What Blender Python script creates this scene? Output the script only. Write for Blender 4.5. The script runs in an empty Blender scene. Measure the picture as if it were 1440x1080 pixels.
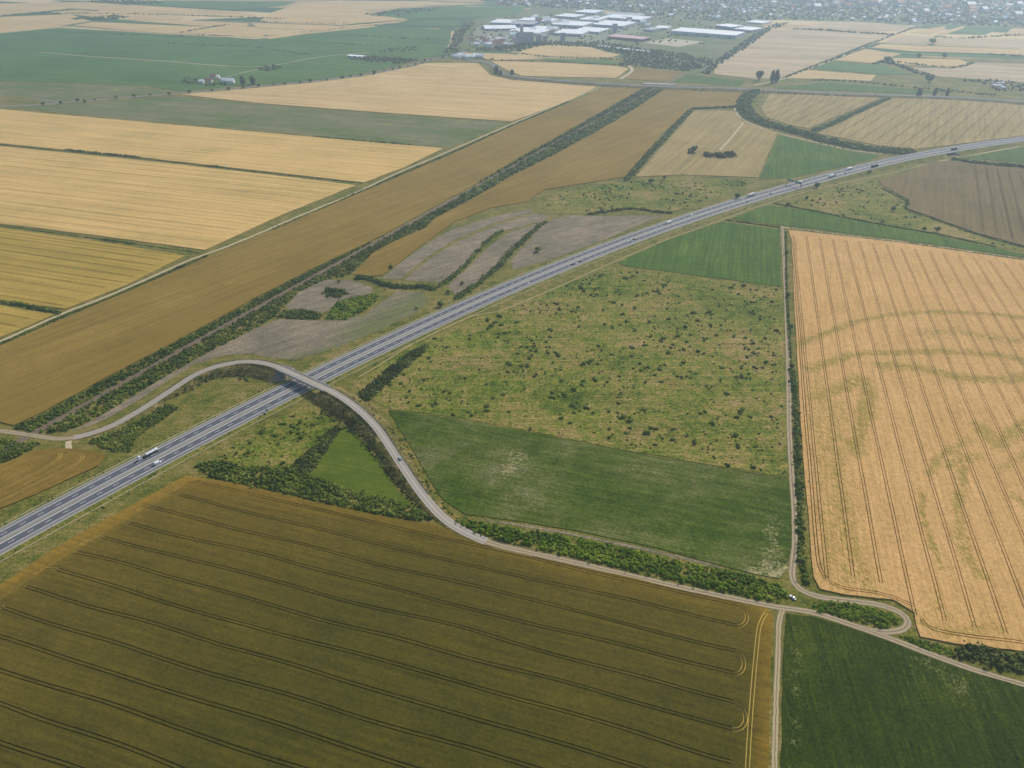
import bpy, bmesh, math, random
import numpy as np
from mathutils import Vector, Matrix, noise
from mathutils.geometry import delaunay_2d_cdt

random.seed(7)
RNG = np.random.default_rng(7)
S = bpy.context.scene
COL = S.collection
R = math.radians

# ------------------------------------------------------------------ camera, sky, sun, exposure
CAM_H = 350.0
FOC = 1000.0            # focal length in pixels of a 1440 x 1080 picture
PITCH = math.atan(650.0 / FOC)
cam_data = bpy.data.cameras.new('camera')
cam = bpy.data.objects.new('camera', cam_data)
COL.objects.link(cam)
cam.location = (0, 0, CAM_H)
cam.rotation_euler = (R(90) - PITCH, 0, 0)
cam_data.sensor_width = 36.0
cam_data.lens = 36.0 * FOC / 1440.0
cam_data.clip_start = 1.0
cam_data.clip_end = 60000.0
S.camera = cam
S.render.resolution_x, S.render.resolution_y = 1024, 768

SUN_EL, SUN_AZ = R(40), R(40)          # azimuth clockwise from +Y
world = bpy.data.worlds.new('World')
S.world = world
world.use_nodes = True
wn = world.node_tree
sky = wn.nodes.new('ShaderNodeTexSky')
sky.sky_type = 'NISHITA'
sky.sun_disc = False
sky.sun_elevation = SUN_EL
sky.sun_rotation = SUN_AZ
sky.altitude = 200.0
sky.dust_density = 2.0
bgn = wn.nodes['Background']
bgn.inputs['Strength'].default_value = 0.12
wn.links.new(sky.outputs[0], bgn.inputs['Color'])
sun_data = bpy.data.lights.new('sun', 'SUN')
sun_data.energy = 3.0
sun_data.angle = R(0.6)
sun_data.color = (1.0, 0.94, 0.85)
sun = bpy.data.objects.new('sun', sun_data)
COL.objects.link(sun)
sdir = Vector((math.sin(SUN_AZ) * math.cos(SUN_EL), math.cos(SUN_AZ) * math.cos(SUN_EL), math.sin(SUN_EL)))
sun.rotation_euler = sdir.to_track_quat('Z', 'Y').to_euler()
sun.location = sdir * 900
S.view_settings.view_transform = 'Standard'
S.view_settings.look = 'None'
S.view_settings.gamma = 1.0
S.view_settings.use_curve_mapping = False
S.view_settings.exposure = 0.15
S.render.engine = 'CYCLES'
S.cycles.volume_bounces = 1
S.cycles.max_bounces = 6

# ------------------------------------------------------------------ survey: photograph pixel -> metres on the ground
CP, SP = math.cos(PITCH), math.sin(PITCH)
def P(x, y, z=0.0):
    dx, dz = (x - 720.0) / FOC, -(y - 540.0) / FOC
    ry, rz = CP + dz * SP, -SP + dz * CP
    t = (CAM_H - z) / (-rz)
    return np.array([dx * t, ry * t])
def PL(pts, z=0.0):
    return np.array([P(x, y, z) for x, y in pts])
def rng_at(p):
    return math.sqrt(p[0] ** 2 + p[1] ** 2 + CAM_H ** 2)

# ------------------------------------------------------------------ small helpers
def tag(o, label=None, cat=None, group=None, kind=None):
    if label: o['label'] = label
    if cat: o['category'] = cat
    if group: o['group'] = group
    if kind: o['kind'] = kind
    return o
def link(name, me, mat=None, parent=None):
    o = bpy.data.objects.new(name, me)
    COL.objects.link(o)
    if mat is not None and me is not None and not me.materials:
        me.materials.append(mat)
    if parent: o.parent = parent
    return o
def empty(name, loc, rz=0.0):
    o = bpy.data.objects.new(name, None)
    COL.objects.link(o)
    o.empty_display_size = 1.0
    o.location = loc
    o.rotation_euler = (0, 0, rz)
    return o
def mesh(name, v, f):
    me = bpy.data.meshes.new(name)
    me.from_pydata([tuple(map(float, q)) for q in v], [], [tuple(map(int, q)) for q in f])
    me.update()
    return me
def np_mesh(name, V, F, tint=None):
    """fast mesh of triangles or quads from arrays"""
    me = bpy.data.meshes.new(name)
    n, k = F.shape
    me.vertices.add(len(V)); me.vertices.foreach_set('co', V.astype(np.float32).ravel())
    me.loops.add(n * k); me.loops.foreach_set('vertex_index', F.astype(np.int32).ravel())
    me.polygons.add(n); me.polygons.foreach_set('loop_start', np.arange(0, n * k, k, dtype=np.int32))
    me.update(calc_edges=True)
    if tint is not None:
        a = me.attributes.new('tint', 'FLOAT', 'POINT')
        a.data.foreach_set('value', tint.astype(np.float32))
    return me
def spline(pts, step):
    """Catmull-Rom through pts (N x d), resampled about every `step` metres"""
    p = np.asarray(pts, float)
    q = np.vstack([2 * p[0] - p[1], p, 2 * p[-1] - p[-2]])
    out = []
    for i in range(1, len(q) - 2):
        p0, p1, p2, p3 = q[i - 1], q[i], q[i + 1], q[i + 2]
        n = max(2, int(np.hypot(*(p2 - p1)[:2]) / step))
        for k in range(n):
            t = k / n
            out.append(0.5 * (2 * p1 + (p2 - p0) * t + (2 * p0 - 5 * p1 + 4 * p2 - p3) * t * t + (3 * p1 - p0 - 3 * p2 + p3) * t ** 3))
    out.append(q[-2])
    return np.array(out)
def normals2(c):
    t = np.gradient(c[:, :2], axis=0)
    t /= np.maximum(np.hypot(t[:, 0], t[:, 1]), 1e-9)[:, None]
    return t, np.stack([t[:, 1], -t[:, 0]], 1)       # tangent, right-hand side
def inside(poly, q):
    x, y = q[:, 0], q[:, 1]
    r = np.zeros(len(q), bool)
    a = poly; b = np.roll(poly, -1, axis=0)
    for (x1, y1), (x2, y2) in zip(a, b):
        if y1 == y2: continue
        c = ((y1 > y) != (y2 > y)) & (x < (x2 - x1) * (y - y1) / (y2 - y1) + x1)
        r ^= c
    return r
def dist_poly(poly, q, closed=True):
    a = poly if closed else poly[:-1]
    b = np.roll(poly, -1, axis=0) if closed else poly[1:]
    d = np.full(len(q), 1e9)
    for p1, p2 in zip(a, b):
        e = p2 - p1; L = max(e @ e, 1e-9)
        t = np.clip(((q - p1) @ e) / L, 0, 1)
        d = np.minimum(d, np.hypot(*(q - p1 - t[:, None] * e).T))
    return d
def srgb(r, g, b):
    f = lambda c: c / 12.92 if c <= 0.04045 else ((c + 0.055) / 1.055) ** 2.4
    return (f(r / 255), f(g / 255), f(b / 255), 1.0)
def wav(q, s, seed=0.0):
    return noise.noise(Vector((q[0] / s + seed, q[1] / s - seed, seed * 1.7)))

# ------------------------------------------------------------------ materials
def new_mat(name, rough=0.9, spec=0.2):
    m = bpy.data.materials.new(name); m.use_nodes = True
    nt = m.node_tree; b = nt.nodes['Principled BSDF']
    b.inputs['Roughness'].default_value = rough
    b.inputs['Specular IOR Level'].default_value = spec
    return m, nt, b
def N(nt, kind, **kw):
    n = nt.nodes.new(kind)
    for k, v in kw.items(): setattr(n, k, v)
    return n
def math_n(nt, op, a, b=None, clamp=False):
    n = N(nt, 'ShaderNodeMath', operation=op, use_clamp=clamp)
    for i, v in enumerate((a, b)):
        if v is None: continue
        if isinstance(v, (int, float)): n.inputs[i].default_value = v
        else: nt.links.new(v, n.inputs[i])
    return n.outputs[0]
def mixc(nt, fac, a, b, mode='MIX'):
    n = N(nt, 'ShaderNodeMix', data_type='RGBA', blend_type=mode)
    for s, v in ((n.inputs[0], fac), (n.inputs[6], a), (n.inputs[7], b)):
        if isinstance(v, (int, float)): s.default_value = v
        elif isinstance(v, tuple): s.default_value = v
        else: nt.links.new(v, s)
    return n.outputs[2]
def ramp(nt, fac, stops, interp='LINEAR'):
    r = N(nt, 'ShaderNodeValToRGB'); cr = r.color_ramp; cr.interpolation = interp
    while len(cr.elements) < len(stops): cr.elements.new(0.5)
    for e, (p, c) in zip(cr.elements, stops): e.position = p; e.color = c
    nt.links.new(fac, r.inputs[0])
    return r.outputs[0]
def noise_n(nt, vec, scale, detail=3.0, rough=0.55, dist=0.0):
    n = N(nt, 'ShaderNodeTexNoise')
    n.inputs['Scale'].default_value = scale; n.inputs['Detail'].default_value = detail
    n.inputs['Roughness'].default_value = rough; n.inputs['Distortion'].default_value = dist
    nt.links.new(vec, n.inputs['Vector'])
    return n.outputs[0]
def attr_n(nt, name):
    return N(nt, 'ShaderNodeAttribute', attribute_name=name).outputs['Fac']
def stretch(nt, pos, deg, along, across):
    m = N(nt, 'ShaderNodeMapping'); m.vector_type = 'TEXTURE'
    m.inputs['Rotation'].default_value = (0, 0, R(deg)); m.inputs['Scale'].default_value = (along, across, 1)
    nt.links.new(pos, m.inputs['Vector'])
    return m.outputs[0]
def land_mat(name, stops, patch=70.0, mid=11.0, fine=1.3, w=(.4, .25, .25, .1), deg=0.0, streak=(90.0, 2.2),
             ripe=None, lodge=None, bump=0.35, contrast=1.6, seed=0.0, rough=0.95, finev=.9, soft=False):
    """ground cover: colour ramp over large patches, mid mottling, streaks along the drilling rows and fine grain"""
    m, nt, b = new_mat(name, rough, 0.1)
    pos = N(nt, 'ShaderNodeNewGeometry').outputs['Position']
    off = N(nt, 'ShaderNodeVectorMath', operation='ADD'); off.inputs[1].default_value = (seed * 131.0, seed * 57.0, 0)
    nt.links.new(pos, off.inputs[0]); pos = off.outputs[0]
    n1 = noise_n(nt, pos, 1 / patch, 4); n2 = noise_n(nt, pos, 1 / mid, 4, .6)
    n3 = noise_n(nt, stretch(nt, pos, deg, *streak), 1.0, 3, .6)
    n4 = noise_n(nt, pos, 1 / fine, 3, .65)
    s = math_n(nt, 'MULTIPLY', n1, w[0])
    for nn, ww in ((n2, w[1]), (n3, w[2]), (n4, w[3])):
        s = math_n(nt, 'ADD', s, math_n(nt, 'MULTIPLY', nn, ww))
    s = math_n(nt, 'ADD', math_n(nt, 'MULTIPLY', math_n(nt, 'SUBTRACT', s, 0.5 * sum(w)), contrast * 1.6), 0.5, True)
    c = ramp(nt, s, stops)
    if ripe:
        a_ = attr_n(nt, 'ripe')
        t_ = math_n(nt, 'ADD', math_n(nt, 'MULTIPLY', math_n(nt, 'SUBTRACT', n4, .5), 2.2), math_n(nt, 'MULTIPLY', math_n(nt, 'SUBTRACT', n2, .5), 1.6))
        f = math_n(nt, 'MULTIPLY', math_n(nt, 'ADD', math_n(nt, 'MULTIPLY', a_, 1.5), math_n(nt, 'SUBTRACT', t_, .35)), 1.3, True)
        f = math_n(nt, 'MULTIPLY', f, math_n(nt, 'MULTIPLY', a_, 3.0, True))
        if soft: f = math_n(nt, 'MULTIPLY', a_, math_n(nt, 'ADD', math_n(nt, 'MULTIPLY', math_n(nt, 'ADD', n1, n3), .55), math_n(nt, 'ADD', math_n(nt, 'MULTIPLY', n2, .6), .1)), True)
        c = mixc(nt, f, c, ripe)
    if lodge:
        n5 = noise_n(nt, stretch(nt, pos, deg + 35, 4.2, 1.2), 1.0, 2, .6, 1.2)
        th = math_n(nt, 'ADD', attr_n(nt, 'lodge'), math_n(nt, 'MULTIPLY', math_n(nt, 'SUBTRACT', n5, 0.5), 4.6))
        f = math_n(nt, 'MULTIPLY', math_n(nt, 'SUBTRACT', th, 0.5), 2.4, True)
        f = math_n(nt, 'MULTIPLY', f, math_n(nt, 'GREATER_THAN', attr_n(nt, 'lodge'), 0.02))
        c = mixc(nt, math_n(nt, 'MULTIPLY', f, .72), c, lodge)
    v = math_n(nt, 'MAXIMUM', math_n(nt, 'ADD', math_n(nt, 'ADD', math_n(nt, 'MULTIPLY', n4, finev), 1.0 - finev / 2), math_n(nt, 'MULTIPLY', math_n(nt, 'SUBTRACT', n3, .5), finev * .6)), .25)
    hsv = N(nt, 'ShaderNodeHueSaturation'); nt.links.new(c, hsv.inputs['Color']); nt.links.new(v, hsv.inputs['Value'])
    nt.links.new(hsv.outputs[0], b.inputs['Base Color'])
    bp = N(nt, 'ShaderNodeBump'); bp.inputs['Strength'].default_value = bump; bp.inputs['Distance'].default_value = 0.5
    nt.links.new(n4, bp.inputs['Height']); nt.links.new(bp.outputs[0], b.inputs['Normal'])
    return m
def plain_mat(name, col, rough=0.6, spec=0.3, var=0.15, scale=0.6, metal=0.0):
    m, nt, b = new_mat(name, rough, spec)
    tc = N(nt, 'ShaderNodeTexCoord').outputs['Object']
    n = noise_n(nt, tc, scale, 4, .6)
    v = math_n(nt, 'ADD', math_n(nt, 'MULTIPLY', n, 2 * var), 1.0 - var)
    hsv = N(nt, 'ShaderNodeHueSaturation'); hsv.inputs['Color'].default_value = col
    nt.links.new(v, hsv.inputs['Value']); nt.links.new(hsv.outputs[0], b.inputs['Base Color'])
    b.inputs['Metallic'].default_value = metal
    return m
def foliage_mat(name, stops):
    m, nt, b = new_mat(name, 0.8, 0.15)
    pos = N(nt, 'ShaderNodeNewGeometry').outputs['Position']
    oi = N(nt, 'ShaderNodeObjectInfo').outputs['Random']
    n = noise_n(nt, pos, 0.9, 3, .6)
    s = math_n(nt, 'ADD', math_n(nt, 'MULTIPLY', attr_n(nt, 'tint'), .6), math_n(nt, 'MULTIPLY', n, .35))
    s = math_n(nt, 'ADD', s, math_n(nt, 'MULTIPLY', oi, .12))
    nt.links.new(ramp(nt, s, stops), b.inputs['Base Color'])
    return m
def road_mat(name, rut, centre, half, ruts=(0.8, 0.55), edge=True):
    """dirt road: two pale wheel ruts with a greyer crown; 'lat' holds the metres from the centre line"""
    m, nt, b = new_mat(name, 0.95, 0.1)
    pos = N(nt, 'ShaderNodeNewGeometry').outputs['Position']
    n = noise_n(nt, pos, 0.22, 4, .6); nf = noise_n(nt, pos, 1.4, 3, .6)
    lat = math_n(nt, 'ABSOLUTE', math_n(nt, 'ADD', attr_n(nt, 'lat'), math_n(nt, 'MULTIPLY', math_n(nt, 'SUBTRACT', n, .5), 1.4)))
    d = math_n(nt, 'ABSOLUTE', math_n(nt, 'SUBTRACT', lat, ruts[0]))
    f = math_n(nt, 'DIVIDE', math_n(nt, 'SUBTRACT', math_n(nt, 'ADD', d, math_n(nt, 'MULTIPLY', nf, .5)), ruts[1]), 0.5, True)
    c = mixc(nt, f, rut, centre)
    v = math_n(nt, 'ADD', math_n(nt, 'MULTIPLY', nf, .5), .75)
    hsv = N(nt, 'ShaderNodeHueSaturation'); nt.links.new(c, hsv.inputs['Color']); nt.links.new(v, hsv.inputs['Value'])
    nt.links.new(hsv.outputs[0], b.inputs['Base Color'])
    return m
def asphalt_mat(name, base, worn, seams=True):
    m, nt, b = new_mat(name, 0.85, 0.25)
    pos = N(nt, 'ShaderNodeNewGeometry').outputs['Position']
    al = N(nt, 'ShaderNodeCombineXYZ')
    nt.links.new(math_n(nt, 'MULTIPLY', attr_n(nt, 'along'), 0.02), al.inputs[0]); nt.links.new(math_n(nt, 'MULTIPLY', attr_n(nt, 'lat'), 1.3), al.inputs[1])
    n1 = noise_n(nt, al.outputs[0], 1.0, 4, .6); n2 = noise_n(nt, pos, 0.5, 4, .6)
    s = math_n(nt, 'ADD', math_n(nt, 'MULTIPLY', n1, .7), math_n(nt, 'MULTIPLY', n2, .3))
    nt.links.new(ramp(nt, s, [(.3, base), (.7, worn)]), b.inputs['Base Color'])
    return m

V_D = 163.05      # compass of the big drilling direction (degrees from +X), the left fields and the field in front
U_D = 73.5        # the right wheat field runs at a right angle to it
RAIL_D = 52.0
g = srgb
M = {}
M['ground'] = land_mat('verge_grass', [(0, g(58, 74, 18)), (.33, g(94, 98, 34)), (.6, g(120, 112, 52)), (1, g(150, 128, 86))], 45, 9, 1.8, (.32, .36, .05, .27), contrast=2.3, finev=1.5)
M['bright_grass'] = land_mat('bright_verge', [(0, g(66, 84, 20)), (.4, g(104, 108, 34)), (.7, g(130, 120, 52)), (1, g(150, 130, 82))], 30, 7, 1.8, (.32, .36, .05, .27), contrast=2.2, finev=1.4, seed=5)
M['meadow'] = land_mat('rough_meadow', [(0, g(62, 82, 15)), (.28, g(91, 104, 27)), (.5, g(114, 115, 43)), (.72, g(136, 122, 63)), (1, g(152, 128, 86))], 75, 9, 2.4, (.42, .36, .02, .20), finev=2.2, contrast=2.6, seed=2, bump=.6)
M['grass_tri'] = land_mat('mown_grass', [(0, g(62, 84, 16)), (.5, g(84, 100, 24)), (1, g(112, 112, 44))], 40, 10, 2.0, (.4, .25, .2, .15), deg=V_D, contrast=1.5, seed=3)
M['wheat_front'] = land_mat('shaded_ripening_barley', [(0, g(56, 57, 13)), (.4, g(73, 69, 18)), (.7, g(84, 76, 21)), (1, g(102, 86, 26))], 60, 9, 1.6, (.35, .25, .25, .15), deg=V_D, streak=(60, 2.2), finev=1.1, soft=True, ripe=g(138, 110, 38), contrast=1.5, seed=4)  # barley tone darkened to carry the cloud shade and vignetting
M['wheat_right'] = land_mat('ripe_wheat', [(0, g(166, 134, 76)), (.4, g(192, 152, 92)), (.7, g(204, 162, 104)), (1, g(212, 174, 116))], 70, 8, 1.6, (.3, .25, .25, .2), deg=U_D, streak=(50, 1.3), finev=1.0, lodge=g(126, 118, 36), contrast=1.4, seed=6)
M['wheat_left'] = land_mat('pale_wheat', [(0, g(160, 144, 80)), (.4, g(196, 164, 98)), (.7, g(208, 172, 106)), (1, g(214, 178, 116))], 130, 20, 1.6, (.4, .2, .32, .08), deg=V_D, streak=(260, 6.5), contrast=1.7, seed=7)
M['wheat_left2'] = land_mat('yellow_green_wheat', [(0, g(138, 122, 48)), (.5, g(166, 140, 62)), (1, g(188, 156, 82))], 110, 18, 1.4, (.4, .2, .32, .08), deg=V_D, streak=(200, 5), contrast=1.6, seed=8)
M['wheat_brown'] = land_mat('golden_brown_wheat', [(0, g(108, 90, 34)), (.4, g(130, 107, 44)), (.7, g(142, 117, 52)), (1, g(156, 130, 68))], 90, 14, 1.3, (.35, .2, .35, .1), deg=RAIL_D, streak=(160, 3.5), ripe=g(128, 104, 40), contrast=1.5, seed=9)
M['wheat_gold'] = land_mat('golden_barley', [(0, g(100, 84, 26)), (.5, g(126, 102, 38)), (1, g(150, 122, 56))], 40, 9, 1.6, (.4, .25, .25, .1), deg=52, streak=(60, 2.2), contrast=1.6, seed=22)
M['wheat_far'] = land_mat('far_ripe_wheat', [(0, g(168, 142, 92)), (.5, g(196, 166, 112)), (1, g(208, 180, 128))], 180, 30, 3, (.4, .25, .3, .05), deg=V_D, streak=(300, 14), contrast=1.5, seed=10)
M['wheat_grove'] = land_mat('drilled_wheat', [(0, g(128, 116, 68)), (.5, g(154, 134, 82)), (1, g(174, 148, 98))], 90, 16, 2, (.35, .2, .38, .07), deg=U_D - 12, streak=(200, 5), contrast=1.6, seed=11)
M['wheat_dull'] = land_mat('dull_brown_wheat', [(0, g(92, 84, 46)), (.5, g(114, 98, 58)), (1, g(132, 110, 72))], 80, 14, 2.2, (.4, .25, .25, .1), deg=63, streak=(120, 4), contrast=1.4, seed=12)
M['green_dark'] = land_mat('dark_green_crop', [(0, g(46, 68, 8)), (.35, g(66, 84, 16)), (.6, g(86, 96, 38)), (.8, g(104, 106, 60)), (1, g(130, 118, 86))], 60, 12, 1.8, (.42, .25, .18, .15), deg=V_D, streak=(40, 1.6), ripe=g(160, 148, 106), finev=1.8, contrast=1.9, seed=13, bump=.5)
M['green_front'] = land_mat('green_crop_front', [(0, g(32, 46, 5)), (.5, g(50, 64, 10)), (.85, g(68, 80, 18)), (1, g(96, 102, 46))], 60, 10, 1.5, (.4, .25, .2, .15), deg=U_D + 8, streak=(40, 1.2), ripe=g(134, 130, 84), finev=2.0, contrast=1.5, seed=14, bump=.6)
M['green_mid'] = land_mat('green_crop', [(0, g(52, 80, 16)), (.5, g(72, 98, 26)), (1, g(98, 116, 42))], 70, 14, 2.2, (.4, .25, .25, .1), finev=1.7, deg=U_D, streak=(80, 3), contrast=1.4, seed=15)
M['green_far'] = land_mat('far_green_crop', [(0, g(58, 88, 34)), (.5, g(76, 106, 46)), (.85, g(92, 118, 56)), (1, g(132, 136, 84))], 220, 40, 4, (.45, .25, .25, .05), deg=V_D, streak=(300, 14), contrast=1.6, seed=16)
M['fallow'] = land_mat('grey_fallow', [(0, g(92, 88, 66)), (.35, g(118, 110, 88)), (.65, g(136, 122, 100)), (1, g(158, 142, 112))], 50, 10, 2.0, (.35, .3, .25, .1), deg=38, streak=(60, 2), ripe=g(100, 108, 56), contrast=2.2, finev=1.5, soft=True, seed=17)
M['fallow_left'] = land_mat('grey_green_fallow', [(0, g(72, 92, 30)), (.38, g(96, 108, 54)), (.62, g(116, 112, 80)), (1, g(124, 138, 52))], 120, 26, 3, (.4, .25, .3, .05), deg=V_D, streak=(200, 9), contrast=1.8, seed=18)
M['soil'] = plain_mat('track_soil', g(104, 88, 50), .95, .1, .25, .5)
M['soil_olive'] = plain_mat('track_soil_olive', g(92, 82, 38), .95, .1, .25, .5)
M['straw'] = plain_mat('flattened_straw', g(190, 162, 84), .95, .1, .25, .5)
M['soil_dark'] = plain_mat('track_soil_dark', g(76, 62, 20), .95, .1, .25, .5)
M['dirt'] = road_mat('dirt_track', g(182, 162, 128), g(112, 106, 62), 2.2)
M['dirt_wide'] = road_mat('worn_gravel_road', g(178, 160, 132), g(136, 122, 90), 3.0, (1.1, .55))
M['pale_path'] = plain_mat('pale_earth', g(190, 172, 138), .95, .1, .2, .3)
M['verge_path'] = plain_mat('worn_verge_earth', g(166, 150, 104), .95, .1, .3, .2)
M['local_road'] = asphalt_mat('old_asphalt', g(146, 137, 123), g(174, 163, 146))
M['asphalt'] = asphalt_mat('motorway_asphalt', g(76, 78, 85), g(104, 105, 109))
M['shoulder'] = asphalt_mat('shoulder_asphalt', g(108, 107, 105), g(134, 131, 126))
M['median'] = asphalt_mat('median_gravel', g(140, 136, 126), g(170, 162, 146))
M['far_road'] = plain_mat('far_asphalt', g(120, 122, 124), .9, .2, .15, .05)
M['paint'] = plain_mat('road_paint', g(240, 240, 236), .7, .3, .08, .3)
M['concrete'] = plain_mat('concrete', g(176, 170, 158), .9, .2, .15, .4)
M['gutter'] = plain_mat('concrete_gutter', g(182, 172, 142), .9, .2, .25, .15)
M['slope'] = plain_mat('slope_slabs', g(132, 126, 112), .95, .1, .3, .25)
M['steel'] = plain_mat('galvanised_steel', g(150, 154, 158), .45, .5, .1, .3, .6)
M['ballast'] = plain_mat('rail_ballast', g(124, 108, 90), .95, .1, .25, .4)
M['rail'] = plain_mat('rail_steel', g(110, 92, 80), .5, .4, .1, .3, .6)
M['embank'] = land_mat('embankment_scrub', [(0, g(54, 62, 22)), (.4, g(90, 86, 42)), (.7, g(122, 108, 64)), (1, g(154, 134, 90))], 18, 6, 1.8, (.3, .35, .05, .3), contrast=2.3, finev=1.8, seed=21, bump=.6)
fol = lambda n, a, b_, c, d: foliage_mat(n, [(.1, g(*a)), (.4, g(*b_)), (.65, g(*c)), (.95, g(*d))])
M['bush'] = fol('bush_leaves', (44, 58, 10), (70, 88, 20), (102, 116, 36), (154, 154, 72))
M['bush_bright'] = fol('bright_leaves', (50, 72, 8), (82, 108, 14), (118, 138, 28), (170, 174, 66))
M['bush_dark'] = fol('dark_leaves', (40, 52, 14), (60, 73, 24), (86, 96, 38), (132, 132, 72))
M['bark'] = plain_mat('bark', g(84, 70, 54), .95, .1, .25, 2.0)

# ------------------------------------------------------------------ land sheets and crops
def rough_outline(poly, amp, step):
    out = []
    n = len(poly)
    for i in range(n):
        a, b = poly[i], poly[(i + 1) % n]
        L = np.hypot(*(b - a)); st = max(step, rng_at((a + b) / 2) / 70)
        k = max(1, int(L / st)); nr = np.array([b[1] - a[1], a[0] - b[0]]) / max(L, 1e-6)
        for j in range(k):
            q = a + (b - a) * j / k
            am = amp * max(1.0, rng_at(q) / 900)
            out.append(q + nr * am * (wav(q, 17, 3.1) + .6 * wav(q, 5, 9.2)) * (1 if j else 0))
    return np.array(out)
def sheet(name, label, px, mat, h=0.0, z0=0.03, amp=1.0, step=9.0, grid=12.0, tracks=(), track_mat=None, attrs=None, relief=0.06, world=None, straw_mat=None):
    """a field: crop canopy of height h; wheel tracks are real lanes sunk to the soil, with crop walls on either side"""
    poly = PL(px) if world is None else world
    if np.sum(poly[:, 0] * np.roll(poly[:, 1], -1) - np.roll(poly[:, 0], -1) * poly[:, 1]) < 0: poly = poly[::-1]
    poly = rough_outline(poly, amp, step)
    c2 = poly.mean(0)
    verts = [tuple(q) for q in poly]; faces = [list(range(len(poly)))]
    lo, hi = poly.min(0), poly.max(0)
    nx, ny = int((hi[0] - lo[0]) / grid), int((hi[1] - lo[1]) / grid)
    if nx * ny > 0:
        gx, gy = np.meshgrid(np.arange(nx + 1), np.arange(ny + 1))
        q = np.stack([lo[0] + (gx.ravel() + .5) * grid, lo[1] + (gy.ravel() + .5) * grid], 1)
        q += RNG.uniform(-.3, .3, q.shape) * grid
        q = q[inside(poly, q)]
        if len(q): q = q[dist_poly(poly, q) > grid * .3]
        verts += [tuple(p) for p in q]
    pale = set()
    for c, w, *pl_ in tracks:                   # c: centre line, w: width; a third entry marks a flattened straw track
        if pl_: pale.add(len(faces))
        t, r = normals2(c)
        loop = np.vstack([c + r * w / 2, (c - r * w / 2)[::-1]])      # right side up, left side back: counter-clockwise
        faces.append(list(range(len(verts), len(verts) + len(loop))))
        verts += [tuple(p) for p in loop]
    ox, oy = c2
    vv, ee, ff, ov, oe, of = delaunay_2d_cdt([Vector((x - ox, y - oy)) for x, y in verts], [], faces, 1, 1e-4)
    keep, low = [], []
    for f_, o_ in zip(ff, of):
        if 0 not in o_: continue
        keep.append(f_); low.append((2 if straw_mat and any(k in pale for k in o_) else 1) if len(o_) > 1 else 0)
    V, F, mi = [], [], []
    idx = {}
    def vid(i, lo_):
        k = (i, lo_)
        if k not in idx:
            x, y = vv[i].x + ox, vv[i].y + oy
            z = z0 + 0.03 if lo_ == 1 else z0 + h * .72 if lo_ == 2 else z0 + h + relief * (wav((x, y), 14, 5.5) + .5 * wav((x, y), 4.5, 8.5)) + relief
            idx[k] = len(V); V.append((x, y, z))
        return idx[k]
    own = {}
    for fi, (f_, lo_) in enumerate(zip(keep, low)):
        F.append([vid(i, lo_) for i in f_]); mi.append(lo_)
        for a, b in zip(f_, f_[1:] + f_[:1]): own[(a, b)] = lo_
    if h > 0.05:
        for (a, b), lo_ in list(own.items()):
            if lo_: continue
            other = own.get((b, a))
            if other == 0: continue
            lv = other or 1
            F.append([vid(b, 0), vid(a, 0), vid(a, lv), vid(b, lv)]); mi.append(0)
    me = mesh(name, V, F)
    me.materials.append(mat)
    if track_mat:
        me.materials.append(track_mat)
        if straw_mat: me.materials.append(straw_mat)
        me.polygons.foreach_set('material_index', mi)
    if attrs:
        VV = np.array(V)[:, :2]
        for an, fn in attrs.items():
            a = me.attributes.new(an, 'FLOAT', 'POINT'); a.data.foreach_set('value', np.clip(fn(VV), 0, 1).astype(np.float32))
    o = link(name, me)
    tag(o, label, None, None, 'structure')
    return o
def tram(poly, deg, offs, inset_a, inset_b, gauge=1.9, w=0.7, wobble=0.5, step=7.0):
    """pairs of wheel tracks in a compass direction at the given sideways offsets, clipped to the field"""
    u = np.array([math.cos(R(deg)), math.sin(R(deg))]); n = np.array([u[1], -u[0]])
    out = []; lines = []
    for o_ in offs:
        s = np.arange((poly @ u).min(), (poly @ u).max(), step)
        q = s[:, None] * u + o_ * n
        ok = inside(poly, q)
        if ok.sum() < 6: continue
        i0, i1 = np.where(ok)[0][[0, -1]]
        s = np.arange(s[i0] + inset_a, s[i1] - inset_b, step)
        if len(s) < 5: continue
        wb = np.array([wobble * noise.noise(Vector((k / 75.0, o_ * .37, 0))) for k in s])
        q = s[:, None] * u + (o_ + wb)[:, None] * n
        lines.append(q)
    for q in lines:
        out += pair(q, gauge, w)
    return out, lines
def pair(q, gauge=1.9, w=0.7, straw=False):
    t, r = normals2(q)
    return [(q + r * gauge / 2, w) + ((1,) if straw else ()), (q - r * gauge / 2, w) + ((1,) if straw else ())]
def arc_join(a, b, ta, n=12, bulge=1.0):
    """U-turn from a to b, leaving along ta"""
    c = (a + b) / 2; r = np.hypot(*(b - a)) / 2; e = (a - b) / (2 * r)
    th = np.linspace(0, math.pi, n)
    return np.array([c + e * r * math.cos(k) + ta * r * bulge * math.sin(k) for k in th])

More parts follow.
